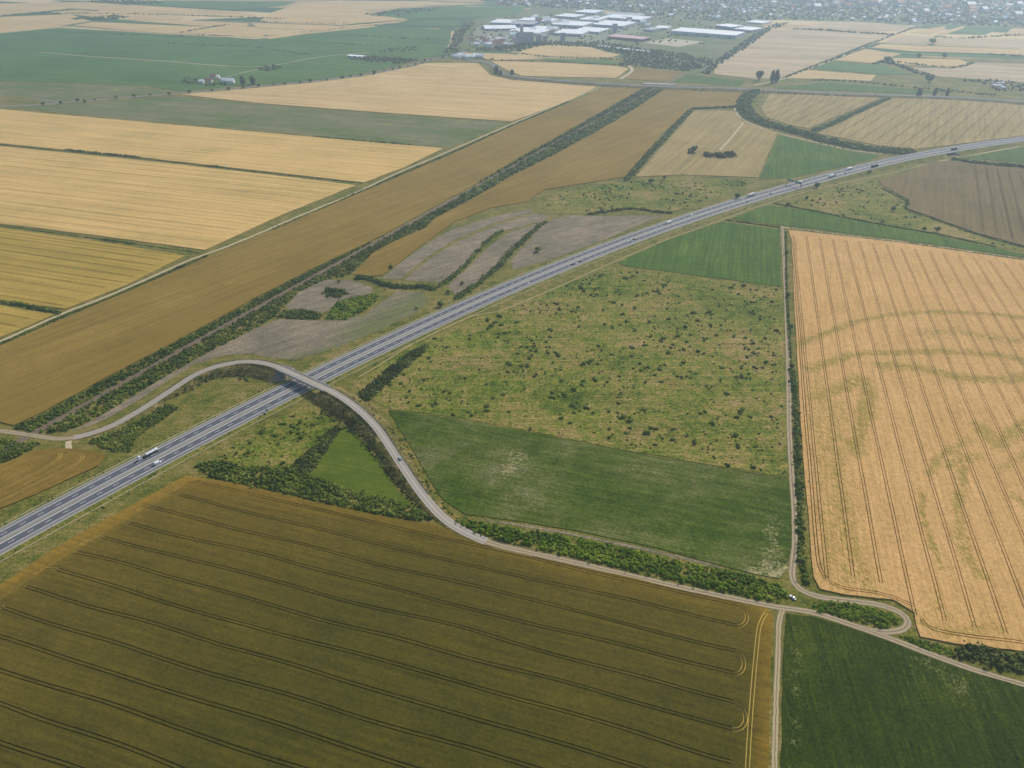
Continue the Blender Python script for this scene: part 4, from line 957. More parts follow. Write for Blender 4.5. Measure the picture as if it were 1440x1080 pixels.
# ------------------------------------------------------------------ trees
def tree_meshes(seed, h=1.0, kind='round'):
    rnd = random.Random(seed)
    Vt, Ft = [], []
    def limb(a, b, r0, r1, k=6):
        a, b = Vector(a), Vector(b); d = (b - a).normalized(); x = d.orthogonal().normalized(); y = d.cross(x); i = len(Vt)
        for p, r in ((a, r0), (b, r1)):
            for j_ in range(k):
                an = 2 * math.pi * j_ / k; Vt.append(tuple(p + x * r * math.cos(an) + y * r * math.sin(an)))
        for j_ in range(k): Ft.append((i + j_, i + (j_ + 1) % k, i + k + (j_ + 1) % k, i + k + j_))
    limb((0, 0, -.02), (.01, 0, .35), .045, .03); limb((.01, 0, .35), (0, .02, .75), .03, .012)
    rows = []
    if kind == 'poplar':
        for k in range(26):
            z = .12 + .86 * k / 26; rr = .13 * math.sin(math.pi * min(1, (z + .12) / 1.15)) + .03
            a = rnd.uniform(0, 6.3); rows.append((math.cos(a) * rr * .5, math.sin(a) * rr * .5, z, rr * rnd.uniform(.7, 1.1), 1.4, a, rnd.uniform(.15, .7)))
    else:
        for k in range(5):
            a = k * 1.3 + rnd.random(); limb((0, 0, .3 + .06 * k), (.24 * math.cos(a), .24 * math.sin(a), .52 + .07 * k), .02, .008, 5)
        for k in range(24):
            a = rnd.uniform(0, 6.3); u = rnd.uniform(-1, 1); rr = rnd.uniform(.45, 1) ** .5
            x, y, z = math.cos(a) * math.sqrt(1 - u * u) * rr * .34, math.sin(a) * math.sqrt(1 - u * u) * rr * .34, .58 + u * rr * .33
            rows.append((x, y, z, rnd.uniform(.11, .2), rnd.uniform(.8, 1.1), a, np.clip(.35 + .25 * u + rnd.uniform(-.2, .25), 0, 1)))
    Vs, Fs, Ts, b = [], [], [], 0
    for x, y, z, r, sz, a, tn in rows:
        V, F, T = CL[rnd.randrange(len(CL))]; c, s = math.cos(a), math.sin(a); Q = np.empty_like(V)
        Q[:, 0] = (V[:, 0] * c - V[:, 1] * s) * r + x; Q[:, 1] = (V[:, 0] * s + V[:, 1] * c) * r + y; Q[:, 2] = V[:, 2] * r * sz + z
        Vs.append(Q); Fs.append(F + b); Ts.append(np.clip(T + tn, 0, 1)); b += len(V)
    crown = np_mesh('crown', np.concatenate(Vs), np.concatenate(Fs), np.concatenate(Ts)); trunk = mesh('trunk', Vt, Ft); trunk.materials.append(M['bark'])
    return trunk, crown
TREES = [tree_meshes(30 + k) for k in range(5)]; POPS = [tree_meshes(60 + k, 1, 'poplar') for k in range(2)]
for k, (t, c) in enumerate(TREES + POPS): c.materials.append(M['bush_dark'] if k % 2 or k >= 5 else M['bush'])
def tree(px, py, h, label, group=None, pop=False, w=1.0, name=None):
    p = P(px, py); tr, cr = random.choice(POPS if pop else TREES)
    root = empty(name or ('poplar_tree' if pop else 'tree'), (p[0], p[1], 0), random.uniform(0, 6.3)); root.scale = (h * w, h * w, h)
    tag(root, label, 'tree', group)
    link('trunk', tr, None, root); link('crown', cr, None, root)
    return root
tree(1105, 357, 5.5, 'uppermost round tree beside the dirt track left of the ripe wheat')
tree(1108, 417, 5.5, 'second round tree down the dirt track left of the ripe wheat')
tree(1112, 462, 5.5, 'third round tree down the dirt track left of the ripe wheat')
tree(1113, 518, 5.5, 'lowest single tree on the dirt track, just above the hedge')
tree(1036, 279, 9, 'round dark tree beside the motorway behind the white lorry', w=1.1)
tree(1148, 264, 8.5, 'round dark tree between the motorway and the earth track', w=1.2)
tree(1222, 245, 7, 'small tree beside the earth track below the dark lorry')
tree(1107, 290, 6, 'bush-like tree at the left tip of the low hedge')
tree(1134, 281, 6, 'left tree of the scrubby wedge right of the motorway')
tree(1317, 326, 8, 'larger of two dark trees at the lower edge of the scrubby wedge', w=1.1)
tree(1299, 325, 6.5, 'smaller of two dark trees at the lower edge of the scrubby wedge')
tree(1255, 297, 8, 'tall tree at the left corner of the dull brown field')
tree(756, 354, 7, 'lone tree on the bare grey brown field', w=1.3)
tree(620, 431, 6.5, 'round tree at the motorway end of the second hedge', w=1.3)
tree(630, 412, 4, 'small round tree on the fallow near the first hedge end', w=1.3)
tree(650, 400, 4, 'small round tree between the two fallow hedges', w=1.3)
tree(550, 377, 4.5, 'lone bushy tree at the tip of the grey fallow rib', w=1.4)
tree(586, 435, 3.2, 'little tree on the fallow left of the motorway', w=1.2)
tree(477, 397, 3.2, 'little tree at the top of the small bare field', w=1.3)
tree(880, 256, 6, 'tree at the lower end of the grove field hedge', w=1.2)
tree(915, 258, 8, 'tall bushy tree on the upper meadow below the grove field', w=1.3)
tree(934, 252, 6, 'tree right of the tall bushy tree on the upper meadow', w=1.2)
for k, (x, y) in enumerate([(1085, 117), (1091, 116)]): tree(x, y, 32, ['left of the twin poplars beyond the far cross road', 'right of the twin poplars beyond the far cross road'][k], pop=True)
tree(1067, 113, 26, 'pointed dark tree left of the twin poplars', w=.9)
for k, (x, y) in enumerate([(1290, 136), (1293, 136), (1313, 136), (1331, 136)]): tree(x, y, 20, ['leftmost', 'second from left', 'third from left', 'rightmost'][k] + ' of four slim poplars beside the far cross road', 'poplars by the far cross road', True)
tree(1306, 116, 17, 'big round tree below the pale field at the right', w=1.4)
tree(1311, 62, 20, 'big round tree on the pale strip under the town', w=1.6)
tree(1291, 82, 15, 'left round tree on the long strips at the right', w=1.2)
tree(1327, 82, 18, 'tall tree in the middle of the long strips at the right')
tree(1248, 88, 18, 'big spreading tree at the bend of the curved hedge', w=1.7)
for x, y in ((342, 119), (356, 119)): tree(x, y, 22, ('left' if x < 350 else 'right') + ' one of two tall trees beside the farmstead', 'tall trees right of the farmstead', True, 1.5)
for k in range(34):                                    # roadside trees of the far main road
    t_k = k / 33; xs = np.interp(t_k, [0, .35, .6, 1], [60, 360, 510, 640]); ys = np.interp(xs, [0, 90, 250, 360, 450, 520, 570, 610, 645], [151, 145.5, 132.5, 123, 114.5, 105.5, 94.5, 84.5, 77])
    tree(xs + random.uniform(-5, 5), ys + random.uniform(-.6, .8), random.uniform(5, 10), 'small roadside tree along the far main road', 'trees lining the far main road', w=1.3)
tree(120, 145, 9, 'dark roadside tree at the left beside the far main road', w=1.1)
for k, (x, y) in enumerate([(698, 104), (720, 107), (704, 106)]): tree(x, y, 22 - 4 * k, ['tallest', 'rightmost', 'smallest'][k] + ' dark pointed tree by the bend of the far road', 'pointed trees at the far road bend', True, 1.5)

# ------------------------------------------------------------------ meadow shrubs
SH = []
for k in range(6):
    rnd = random.Random(90 + k); rows = []
    for _ in range(rnd.randint(3, 6)): a = rnd.uniform(0, 6.3); d = rnd.uniform(0, .75); rows.append((math.cos(a) * d, math.sin(a) * d, rnd.uniform(.3, .6), rnd.uniform(.45, .75), .9, a, rnd.uniform(.1, .55)))
    Vs, Fs, Ts, b = [], [], [], 0
    for x, y, z, r, sz, a, tn in rows:
        V, F, T = CLO[rnd.randrange(len(CLO))] if k > 3 else CL[rnd.randrange(len(CL))]; Q = V * r + np.array([x, y, z]); Vs.append(Q); Fs.append(F + b); Ts.append(np.clip(T + tn, 0, 1)); b += len(V)
    SH.append((np.concatenate(Vs), np.concatenate(Fs), np.concatenate(Ts)))
sh_me = [np_mesh('shrub', *s) for s in SH]
for k, me in enumerate(sh_me): me.materials.append(M['bush_dark'] if k == 1 else M['bush_bright'] if k == 4 else M['bush'])
cand = []
for px_, n, lb, gp in ((meadow_px, 3000, 'small dark shrub growing in the big rough meadow', 'shrubs of the big meadow'), (meadow2_px, 900, 'small dark shrub on the scrubby wedge above the motorway', 'shrubs above the motorway'),
                       (meadow3_px, 900, 'small dark shrub on the scrubby wedge right of the motorway', 'shrubs right of the motorway'), (meadow4_px, 220, 'small dark shrub in the meadow below the overpass', 'shrubs below the overpass')):
    p = PL(px_); q = RNG.uniform(p.min(0), p.max(0), (n * 8, 2)); q = q[inside(p, q)]; q = q[dist_poly(p, q) > 2]
    pr = np.array([np.clip(.42 + 1.3 * wav(w_, 40, 1.3) + 1.5 * wav(w_, 8, 6.3), .05, 1) for w_ in q]); q = q[RNG.random(len(q)) < pr][:n]
    for w_ in q:
        r = random.choice((.35, .45, .5, .6, .7, .8, 1.0, 1.2, 1.8)) * random.uniform(.7, 1.3)
        cand.append((r / rng_at(w_), w_[0], w_[1], r, lb, gp))
cand.sort(reverse=True)
for _, x, y, r, lb, gp in cand[:300]:
    o = link('shrub', random.choice(sh_me)); o.location = (x, y, .05); o.scale = (r * random.uniform(.9, 1.5), r * random.uniform(.9, 1.3), r * random.uniform(.8, 1.1)); o.rotation_euler.z = random.uniform(0, 6.3)
    tag(o, lb, 'shrub', gp)
rest = [(x, y, r * .35, r, .8, random.uniform(0, 6), random.uniform(.1, .6)) for _, x, y, r, lb, gp in cand[300:]]
o = merge('shrub', rest, CLO, M['bush_dark']); tag(o, 'tiny scattered shrubs and weeds in the rough meadows', 'shrubs', None, 'stuff')
# tussocks that break up the meadow turf, and weeds on the verges
rows = []
for px_, n in ((meadow_px, 9000), (meadow4_px, 900), (meadow3_px, 2200), (meadow2_px, 2200)):
    p = PL(px_); q = RNG.uniform(p.min(0), p.max(0), (n * 2, 2)); q = q[inside(p, q)][:n]
    rows += [(w_[0], w_[1], .12, random.uniform(.3, .75), .55, random.uniform(0, 6), np.clip(.45 + .55 * wav(w_, 20, 7.7) + random.uniform(-.25, .25), 0, 1)) for w_ in q]
TU = [clump_template(40 + k, 1, 2, .7, .5) for k in range(4)]
M['tussock'] = fol('tussock_grass', (80, 94, 30), (110, 116, 46), (138, 130, 64), (170, 146, 92))
o = merge('tussock_grass', rows, TU, M['tussock']); tag(o, 'grass tussocks scattered over the rough meadows', 'grass', None, 'stuff')
rows = []
for s_ in (-1, 1):
    for _ in range(900):
        i = random.randint(5, 300); of_ = s_ * random.uniform(13.8, 24); w_ = HW[i] + HR[i] * of_ + HT[i] * random.uniform(-3, 3)
        z_ = max(0, HZ[i] * (1 - (abs(of_) - 13.6) / (2 + bank[i])))
        if min(np.hypot(*(LRc[::4] - w_).T)) < 16: continue
        rows.append((w_[0], w_[1], z_ + .2, random.choice((.3, .4, .5, .5, .9)), .7, random.uniform(0, 6), random.uniform(.1, .8)))
o = merge('weeds', rows, TU, M['bush']); tag(o, 'weeds and low scrub on the motorway verges', 'weeds', None, 'stuff')


# ------------------------------------------------------------------ vehicles
def paint(name, c): return plain_mat(name, g(*c), .35, .5, .05, .8)
M['car_white'] = paint('white_paint', (232, 232, 230)); M['car_dark'] = paint('dark_paint', (34, 36, 42)); M['car_silver'] = paint('silver_paint', (178, 184, 190)); M['car_red'] = paint('red_paint', (140, 40, 36)); M['car_blue'] = paint('blue_paint', (48, 66, 104))
M['tank_white'] = paint('tank_enamel', (250, 250, 250)); M['glass'] = plain_mat('vehicle_glass', g(24, 30, 38), .1, .6, .05); M['tyre'] = plain_mat('tyre', g(26, 26, 27), .9, .2, .1); M['lamp'] = plain_mat('lamp_lens', g(220, 214, 200), .2, .5, .02); M['chassis'] = plain_mat('chassis', g(52, 52, 54), .7, .3, .1)
M['sign_green'] = plain_mat('sign_green', g(22, 112, 92), .5, .4, .05); M['sign_blue'] = plain_mat('sign_blue', g(40, 86, 150), .5, .4, .05)
def loft(sections):
    """closed shell through rings of equal length"""
    k = len(sections[0]); V = [p for s in sections for p in s]; F = []
    for i in range(len(sections) - 1):
        for j in range(k): F.append((i * k + j, i * k + (j + 1) % k, (i + 1) * k + (j + 1) % k, (i + 1) * k + j))
    F += [tuple(range(k))[::-1], tuple(range((len(sections) - 1) * k, len(sections) * k))]
    return V, F
def ring(x, w, z0, z1, c=.12):
    """bevelled rectangle across the vehicle"""
    return [(x, -w + c, z0), (x, w - c, z0), (x, w, z0 + c), (x, w, z1 - c), (x, w - c, z1), (x, -w + c, z1), (x, -w, z1 - c), (x, -w, z0 + c)]
def disc(r, w, k=12):
    V = [(r * math.cos(a * 2 * math.pi / k), y, r * math.sin(a * 2 * math.pi / k)) for y in (-w / 2, w / 2) for a in range(k)]
    return V, [(a, (a + 1) % k, k + (a + 1) % k, k + a) for a in range(k)] + [tuple(range(k))[::-1], tuple(range(k, 2 * k))]
ME = {}
ME['car_body'] = mesh('body', *loft([ring(-2.15, .78, .35, .82), ring(-2.05, .86, .28, .95), ring(-.9, .89, .25, .98), ring(.9, .89, .25, .95), ring(1.7, .86, .27, .84), ring(2.15, .74, .34, .68)]))
ME['car_glass'] = mesh('windows', *loft([ring(-1.75, .74, .9, .97, .02), ring(-1.15, .70, .9, 1.36, .08), ring(.05, .70, .9, 1.40, .08), ring(.95, .76, .9, .96, .02)]))
ME['car_roof'] = mesh('roof', *loft([ring(-1.2, .64, 1.34, 1.41, .02), ring(-.5, .67, 1.38, 1.46, .02), ring(.1, .64, 1.36, 1.43, .02)]))
ME['wheel'] = mesh('wheel', *disc(.33, .24)); ME['truck_wheel'] = mesh('wheel', *disc(.5, .36))
ME['car_lamp'] = mesh('headlight', *loft([ring(2.02, .16, .56, .70, .03), ring(2.16, .13, .56, .67, .03)]))
ME['van_body'] = mesh('body', *loft([ring(-2.6, .92, .4, 2.3), ring(-2.5, .98, .3, 2.42), ring(1.2, .98, .3, 2.4), ring(1.75, .95, .3, 1.55), ring(2.5, .9, .35, 1.1), ring(2.6, .82, .4, .9)]))
ME['van_glass'] = mesh('windscreen', *loft([ring(1.28, .86, 1.5, 2.28, .05), ring(1.88, .84, 1.45, 1.56, .03)]))
ME['cab'] = mesh('cab', *loft([ring(-1.05, 1.2, .7, 3.5, .2), ring(-.2, 1.24, .6, 3.7, .2), ring(.75, 1.24, .5, 3.2, .15), ring(1.05, 1.22, .5, 2.3, .12), ring(1.15, 1.15, .55, 1.5, .1)]))
ME['cab_glass'] = mesh('windscreen', *loft([ring(.72, 1.08, 1.9, 2.95, .08), ring(1.12, 1.1, 1.85, 2.25, .08)]))
ME['box'] = mesh('cargo_box', *loft([ring(-6.4, 1.22, 1.2, 3.92, .1), ring(-6.3, 1.27, 1.15, 4.0, .1), ring(5.9, 1.27, 1.15, 4.0, .1), ring(6.0, 1.22, 1.2, 3.92, .1)]))
ME['box_s'] = mesh('cargo_box', *loft([ring(-3.4, 1.2, 1.1, 3.4, .1), ring(-3.3, 1.25, 1.05, 3.5, .1), ring(3.3, 1.25, 1.05, 3.5, .1), ring(3.4, 1.2, 1.1, 3.4, .1)]))
def ell(x, a, b, zc, k=16): return [(x, a * math.cos(t * 2 * math.pi / k), zc + b * math.sin(t * 2 * math.pi / k)) for t in range(k)]
ME['tank'] = mesh('tank', *loft([ell(-5.1, .6, .5, 2.35), ell(-4.95, 1.05, .9, 2.35), ell(-4.6, 1.24, 1.08, 2.35), ell(3.9, 1.24, 1.08, 2.35), ell(4.25, 1.05, .9, 2.35), ell(4.4, .6, .5, 2.35)]))
def wheels(root, xs, y, me):
    for x in xs:
        for s_ in (-1, 1): w_ = link('wheel', me, M['tyre'], root); w_.location = (x, s_ * y, .33 if me is ME['wheel'] else .5)
def car(label, loc, rz, col, group=None):
    r = empty('car', loc, rz); tag(r, label, 'car', group)
    for nm, k, m in (('body', 'car_body', col), ('windows', 'car_glass', 'glass'), ('roof', 'car_roof', col)):
        o = link(nm, ME[k].copy() if m == col else ME[k], None, r)
        if not o.data.materials: o.data.materials.append(M[m])
    for s_ in (-1, 1): h_ = link('headlight', ME['car_lamp'], M['lamp'], r); h_.location.y = .56 * s_
    wheels(r, (-1.35, 1.35), .8, ME['wheel']); return r
def van(label, loc, rz, col):
    r = empty('van', loc, rz); tag(r, label, 'van')
    o = link('body', ME['van_body'].copy(), M[col], r); link('windscreen', ME['van_glass'], M['glass'], r); wheels(r, (-1.7, 1.6), .88, ME['wheel']); return r
def lorry(label, loc, rz, cab='car_white', box='car_white', tank=False, small=False):
    r = empty('tanker_lorry' if tank else 'lorry', loc, rz); tag(r, label, 'lorry')
    cx_ = 7.2 if not small else 4.8
    c = link('cab', ME['cab'].copy(), M[cab], r); c.location.x = cx_
    w_ = link('windscreen', ME['cab_glass'], M['glass'], c)
    if tank:
        link('tank', ME['tank'], M['tank_white'], r).location.x = -2.6
        boxes('catwalk', [((-2.8, 0, 3.47), (7.6, .5, .1))], M['steel'], r); boxes('fairing', [((cx_ - 1.3, 1.05, .95), (1.6, .3, .7)), ((cx_ - 1.3, -1.05, .95), (1.6, .3, .7))], M[cab], r)
        for x in (-5.3, -2.9, -.6): h_ = link('hatch', mesh('hatch', [(v[0], v[2], v[1]) for v in disc(.3, .16, 10)[0]], disc(.3, .16, 10)[1]), M['steel'], r); h_.location = (x, .45, 3.5)
        boxes('chassis', [((-.4, 0, .95), (13.6, 1.0, .5))], M['chassis'], r); wheels(r, (7.4, 3.9, -4.2, -5.5, -6.8), 1.02, ME['truck_wheel'])
    elif small:
        link('cargo_box', ME['box_s'].copy(), M[box], r).location.x = 0; boxes('chassis', [((.6, 0, .8), (8.4, 1.0, .4))], M['chassis'], r); wheels(r, (4.6, -1.8), 1.0, ME['truck_wheel'])
    else:
        link('cargo_box', ME['box'].copy(), M[box], r).location.x = -.6; boxes('chassis', [((.2, 0, .8), (13.6, 1.0, .5))], M['chassis'], r); wheels(r, (7.4, 4.0, -3.6, -4.9, -6.2), 1.02, ME['truck_wheel'])
    return r
def on_hw(px, py, away=None):
    """place on the nearest lane of the motorway; traffic keeps to the right"""
    i, off, q = hw_at(px, py)
    lane = min((-7.7, -4.1, 4.1, 7.7), key=lambda l: abs(l - off))
    s_ = (q - HW[i]) @ HT[i]; p = HW[i] + HT[i] * s_ + HR[i] * lane
    return (p[0], p[1], float(HZ[i]) + .06), math.atan2(*HT[i][::-1]) + (0 if lane > 0 else math.pi)
l_, a_ = on_hw(210, 641.5); lorry('white tanker lorry with a long tank driving down the motorway at the lower left', l_, a_, tank=True)
l_, a_ = on_hw(223, 652.5); van('small white van beside the white tanker lorry', l_, a_, 'car_white')
for x, y, c, lb in [(746, 400, 'car_white', 'lone white car on the motorway between overpass and bare field'), (806, 373, 'car_dark', 'dark car leading the group of three by the bare field'), (811, 371, 'car_white', 'white car in the middle of the group of three by the bare field'), (817, 368.5, 'car_dark', 'dark car at the rear of the group of three by the bare field'),
                    (883, 340.5, 'car_white', 'left white car of the group above the green wedge'), (888, 340.5, 'car_silver', 'silver car of the group above the green wedge'), (892, 337, 'car_dark', 'dark car of the group above the green wedge'),
                    (1051, 284.5, 'car_dark', 'dark car below the white lorry at the round tree'), (1084, 273, 'car_dark', 'dark car left of the sign gantry'), (1103, 263, 'car_white', 'white car in the left lanes just before the sign gantry'), (1112, 266, 'car_white', 'white car in the right lanes under the sign gantry'),
                    (1186, 244.5, 'car_dark', 'dark car between two white lorries beyond the sign gantry'), (1267, 221, 'car_silver', 'silver car far along the motorway before the underpass'), (1293, 218.5, 'car_white', 'white car just left of the underpass'), (1367, 206.5, 'car_white', 'white car right of the underpass')]:
    l_, a_ = on_hw(x, y); car(lb, l_, a_, c)
for x, y, cb, bx_, sm_, lb in [(940, 314, 'car_white', 'car_white', True, 'small white box lorry above the green wedge'), (1056, 275.5, 'car_white', 'car_white', False, 'white lorry beside the round tree on the motorway'), (1126, 258, 'car_white', 'car_white', True, 'white lorry just beyond the sign gantry'),
                              (1169, 250, 'car_red', 'car_white', False, 'white lorry with dark cab beyond the sign gantry, right lanes'), (1197, 238, 'car_white', 'car_white', False, 'white lorry beyond the sign gantry, left lanes'), (1230, 234, 'car_dark', 'car_dark', False, 'dark lorry at the curve before the underpass'), (1341, 210.5, 'car_white', 'car_dark', False, 'dark lorry crossing above the underpass')]:
    l_, a_ = on_hw(x, y); lorry(lb, l_, a_, cb, bx_, False, sm_)
l_, a_ = on_hw(973, 304); van('white van between the lorry and the green wedge', l_, a_, 'car_white')
i = near(558.5, 646, 3.7); car('silver car driving up the local road towards the overpass', (*(LRc[i] + rb[i] * -1.5), float(LRz[i]) + .05), math.atan2(tb[i][1], tb[i][0]) + math.pi, 'car_silver')
p_ = P(1114.5, 841); car('white car parked in the weeds beside the track junction', (p_[0], p_[1], .06), 2.2, 'car_white')

# ------------------------------------------------------------------ signs
i, _, _ = hw_at(1119, 263)
gr = empty('sign_gantry', (*HW[i], float(HZ[i])), math.atan2(*HT[i][::-1])); tag(gr, 'motorway sign gantry with green direction panels', 'sign')
for y in (-13.2, 13.2): boxes('post', [((0, y, 4.0), (.7, .7, 8.2))], M['steel'], gr)
boxes('beam', [((0, 0, 7.6), (.7, 27, .35)), ((0, 0, 6.7), (.7, 27, .35))], M['steel'], gr)
for y, w_ in ((-9.6, 5.2), (-3.8, 5.2), (3.8, 5.2), (9.6, 5.2)):
    s_ = boxes('sign_panel', [((-.5, y, 7.6), (.12, w_, 3.6))], M['sign_green'], gr)
    for z_ in (9.3, 5.9): boxes('panel_border', [((-.58, y, z_), (.03, w_ - .1, .12))], M['paint'], s_)
i, _, _ = hw_at(372, 578)
p_ = HW[i] + HR[i] * 14.3
sg = empty('road_sign', (p_[0], p_[1], .5), math.atan2(*HT[i][::-1])); tag(sg, 'small green motorway sign on the right verge before the overpass', 'sign')
for y in (-1.1, 1.1): boxes('post', [((0, y, 1.2), (.12, .12, 3.2))], M['steel'], sg)
boxes('sign_panel', [((-.12, 0, 2.7), (.08, 3.4, 2.0))], M['sign_green'], sg)

# ------------------------------------------------------------------ far buildings
M['w_white'] = plain_mat('white_cladding', g(226, 226, 222), .6, .3, .06, .02); M['w_grey'] = plain_mat('grey_cladding', g(178, 182, 186), .6, .3, .08, .02); M['w_blue'] = plain_mat('blue_cladding', g(52, 82, 142), .6, .3, .08, .02); M['w_red'] = plain_mat('red_brown_cladding', g(120, 60, 58), .6, .3, .1, .02)
M['r_white'] = plain_mat('white_roof', g(246, 246, 244), .6, .3, .06, .02); M['r_grey'] = plain_mat('grey_roof', g(176, 176, 174), .7, .3, .08, .02); M['r_pink'] = plain_mat('pinkish_roof', g(206, 170, 164), .7, .3, .08, .02); M['r_tile'] = plain_mat('red_tile_roof', g(146, 100, 80), .8, .2, .12, .3); M['w_plaster'] = plain_mat('plaster', g(208, 196, 172), .9, .2, .1, .3)
M['door'] = plain_mat('dock_door', g(92, 100, 112), .6, .3, .05)
def warehouse(label, fl, fr, depth, h, wall='w_white', roof='r_white', name='warehouse', bays=3, ndoor=5):
    a, b = P(*fl), P(*fr); L = np.hypot(*(b - a)); c = (a + b) / 2
    ang_ = math.atan2(b[1] - a[1], b[0] - a[0])
    o = empty(name, (c[0], c[1], 0), ang_); tag(o, label, 'warehouse')
    boxes('wall', [((0, depth / 2, h / 2), (L, depth, h))], M[wall], o)
    V, F = [], []
    n = max(1, bays)
    for k in range(n):                                  # low-pitched bays
        y0, y1 = depth * k / n - (.8 if k == 0 else 0), depth * (k + 1) / n + (.8 if k == n - 1 else 0); ym = (y0 + y1) / 2; rise = min(3.0, (y1 - y0) * .06); i_ = len(V)
        for x in (-L / 2 - .8, L / 2 + .8): V += [(x, y0, h + .1), (x, ym, h + rise), (x, y1, h + .1)]
        F += [(i_, i_ + 3, i_ + 4, i_ + 1), (i_ + 1, i_ + 4, i_ + 5, i_ + 2), (i_, i_ + 1, i_ + 2), (i_ + 3, i_ + 5, i_ + 4)]
    link('roof', mesh('roof', V, F), M[roof], o)
    for k in range(ndoor):
        boxes('door', [((-L / 2 + L * (k + .5) / ndoor, -.15, 2.6), (min(6, L / ndoor * .5), .3, 5.0))], M['door'], o)
    return o
WH = [((719, 37), (750, 38), 70, 14, 'w_blue', 'r_grey', 'long blue fronted warehouse at the left of the industrial park'), ((689, 34.5), (718, 35.5), 90, 12, 'w_grey', 'r_white', 'cream roofed warehouse left of the blue one'), ((682, 43.5), (727, 43), 80, 11, 'w_grey', 'r_white', 'broad white roofed hall at the left end of the park'),
      ((716, 46.5), (758, 50), 90, 12, 'w_white', 'r_white', 'white hall behind the grain silos'), ((729, 31), (776, 33), 70, 12, 'w_white', 'r_white', 'long white hall behind the blue warehouse'), ((776, 38), (820, 40.5), 100, 16, 'w_grey', 'r_white', 'grey fronted hall in the middle of the park'),
      ((746, 42.5), (777, 44), 60, 10, 'w_white', 'r_white', 'small white hall below the grey fronted one'), ((779, 50), (818, 52), 90, 14, 'w_grey', 'r_white', 'white roofed hall right of the silos'), ((806, 45.5), (842, 48), 90, 10, 'w_grey', 'r_white', 'low white hall behind the tree belt'),
      ((780, 25), (809, 27), 80, 12, 'w_grey', 'r_white', 'rear hall at the top of the park'), ((809, 19.5), (836, 21), 90, 12, 'w_grey', 'r_white', 'rearmost white hall below the town'), ((815, 30), (842, 31.5), 80, 12, 'w_white', 'r_white', 'narrow white hall in the upper park'),
      ((833, 37.5), (876, 40.5), 110, 14, 'w_grey', 'r_white', 'grey walled hall with bright roof at the park centre'), ((846, 27), (902, 31), 90, 13, 'w_grey', 'r_white', 'wide pale hall in the rear right of the park'), ((850, 23), (900, 25), 80, 10, 'w_grey', 'r_grey', 'grey hall at the rear right of the park'),
      ((854, 54.5), (903, 59), 50, 12, 'w_red', 'r_pink', 'dark red walled hall with pinkish roof'), ((943, 48), (1034, 55), 85, 18, 'w_grey', 'r_white', 'very long grey walled warehouse with white roof on the right'), ((904, 44), (918, 45.5), 50, 12, 'w_grey', 'r_grey', 'small grey hall left of the very long warehouse'),
      ((920, 41), (938, 42), 50, 9, 'w_white', 'r_white', 'small white hall left of the very long warehouse'), ((1005, 39), (1028, 42), 60, 14, 'w_blue', 'r_white', 'blue fronted hall beyond the very long warehouse'), ((1032, 43.5), (1057, 46), 70, 12, 'w_grey', 'r_white', 'pale hall at the right end of the park'), ((1050, 33), (1072, 35), 60, 9, 'w_white', 'r_white', 'small white hall by the lane at the town edge'),
      ((842, 66), (856, 67.5), 14, 4, 'w_white', 'r_white', 'short white shed in the trees below the park'), ((864, 69), (911, 74), 14, 4, 'w_white', 'r_white', 'long thin white shed in the trees below the park'), ((488, 80.5), (510, 82), 22, 6, 'w_white', 'r_white', 'long white shed in the far green plain')]
for fl, fr, dp, hh, wl, rf, lb in WH: warehouse(lb, fl, fr, dp * (1.35 if dp > 30 else 1), hh * .6 + 1.0, wl, rf, bays=1 if dp < 30 else 3, ndoor=3 if dp < 30 else 6)
W('paved_yard', 'pale paved yard right of the dark red hall', [(905, 60), (940, 54), (990, 59), (955, 66)], M['gutter'], 0, .2, .5, 30, 60)
W('park_ground', 'dull green ground around the industrial park', [(628, 76), (640, 40), (690, 18), (760, 11), (915, 24), (1050, 30), (1082, 40), (1010, 90), (985, 104), (940, 99), (892, 93), (880, 82), (830, 66), (765, 62), (728, 72), (645, 72)], M['fallow_left'], 0, .015, .5, 40, 150)
M['yard'] = plain_mat('yard_ground', g(132, 134, 108), .95, .1, .2, .01)
W('works_yard', 'grey works yard under the industrial halls', [(655, 62), (668, 40), (700, 28), (800, 22), (880, 24), (910, 44), (860, 62), (760, 58), (700, 68)], M['yard'], 0, .1, .5, 30, 90)
o = empty('grain_silo', (*P(736, 62), 0)); tag(o, 'tall grey grain silo tower with storage cylinders', 'silo')
for k in range(6):
    V, F = disc(5.5, 34, 12); me = mesh('cylinder', [(v[0], v[2], v[1] + 17) for v in V], F); s_ = link('cylinder', me, M['w_grey'], o); s_.location.x = -22 + 10.5 * k
boxes('head_house', [((-6, 0, 46), (11, 11, 26))], M['w_grey'], o); boxes('gallery', [((6, 0, 35.5), (56, 7, 4))], M['w_grey'], o)
for k, (x, y, hh) in enumerate([(757, 62, 30), (766, 62, 26), (791, 58, 26), (864, 46, 30)]):
    b_ = empty('block', (*P(x, y), 0), .2); tag(b_, ['grey tower block right of the grain silo', 'second grey tower block right of the grain silo', 'grey block behind the tree belt of the park', 'tall grey block at the centre of the park'][k], 'building')
    boxes('wall', [((0, 0, hh / 2), (16, 14, hh))], M['w_grey'], b_); boxes('roof', [((0, 0, hh + .4), (17, 15, .8))], M['r_grey'], b_); boxes('window_band', [((0, -7.1, z), (13, .3, 1.4)) for z in range(4, int(hh), 4)], M['glass'], b_)
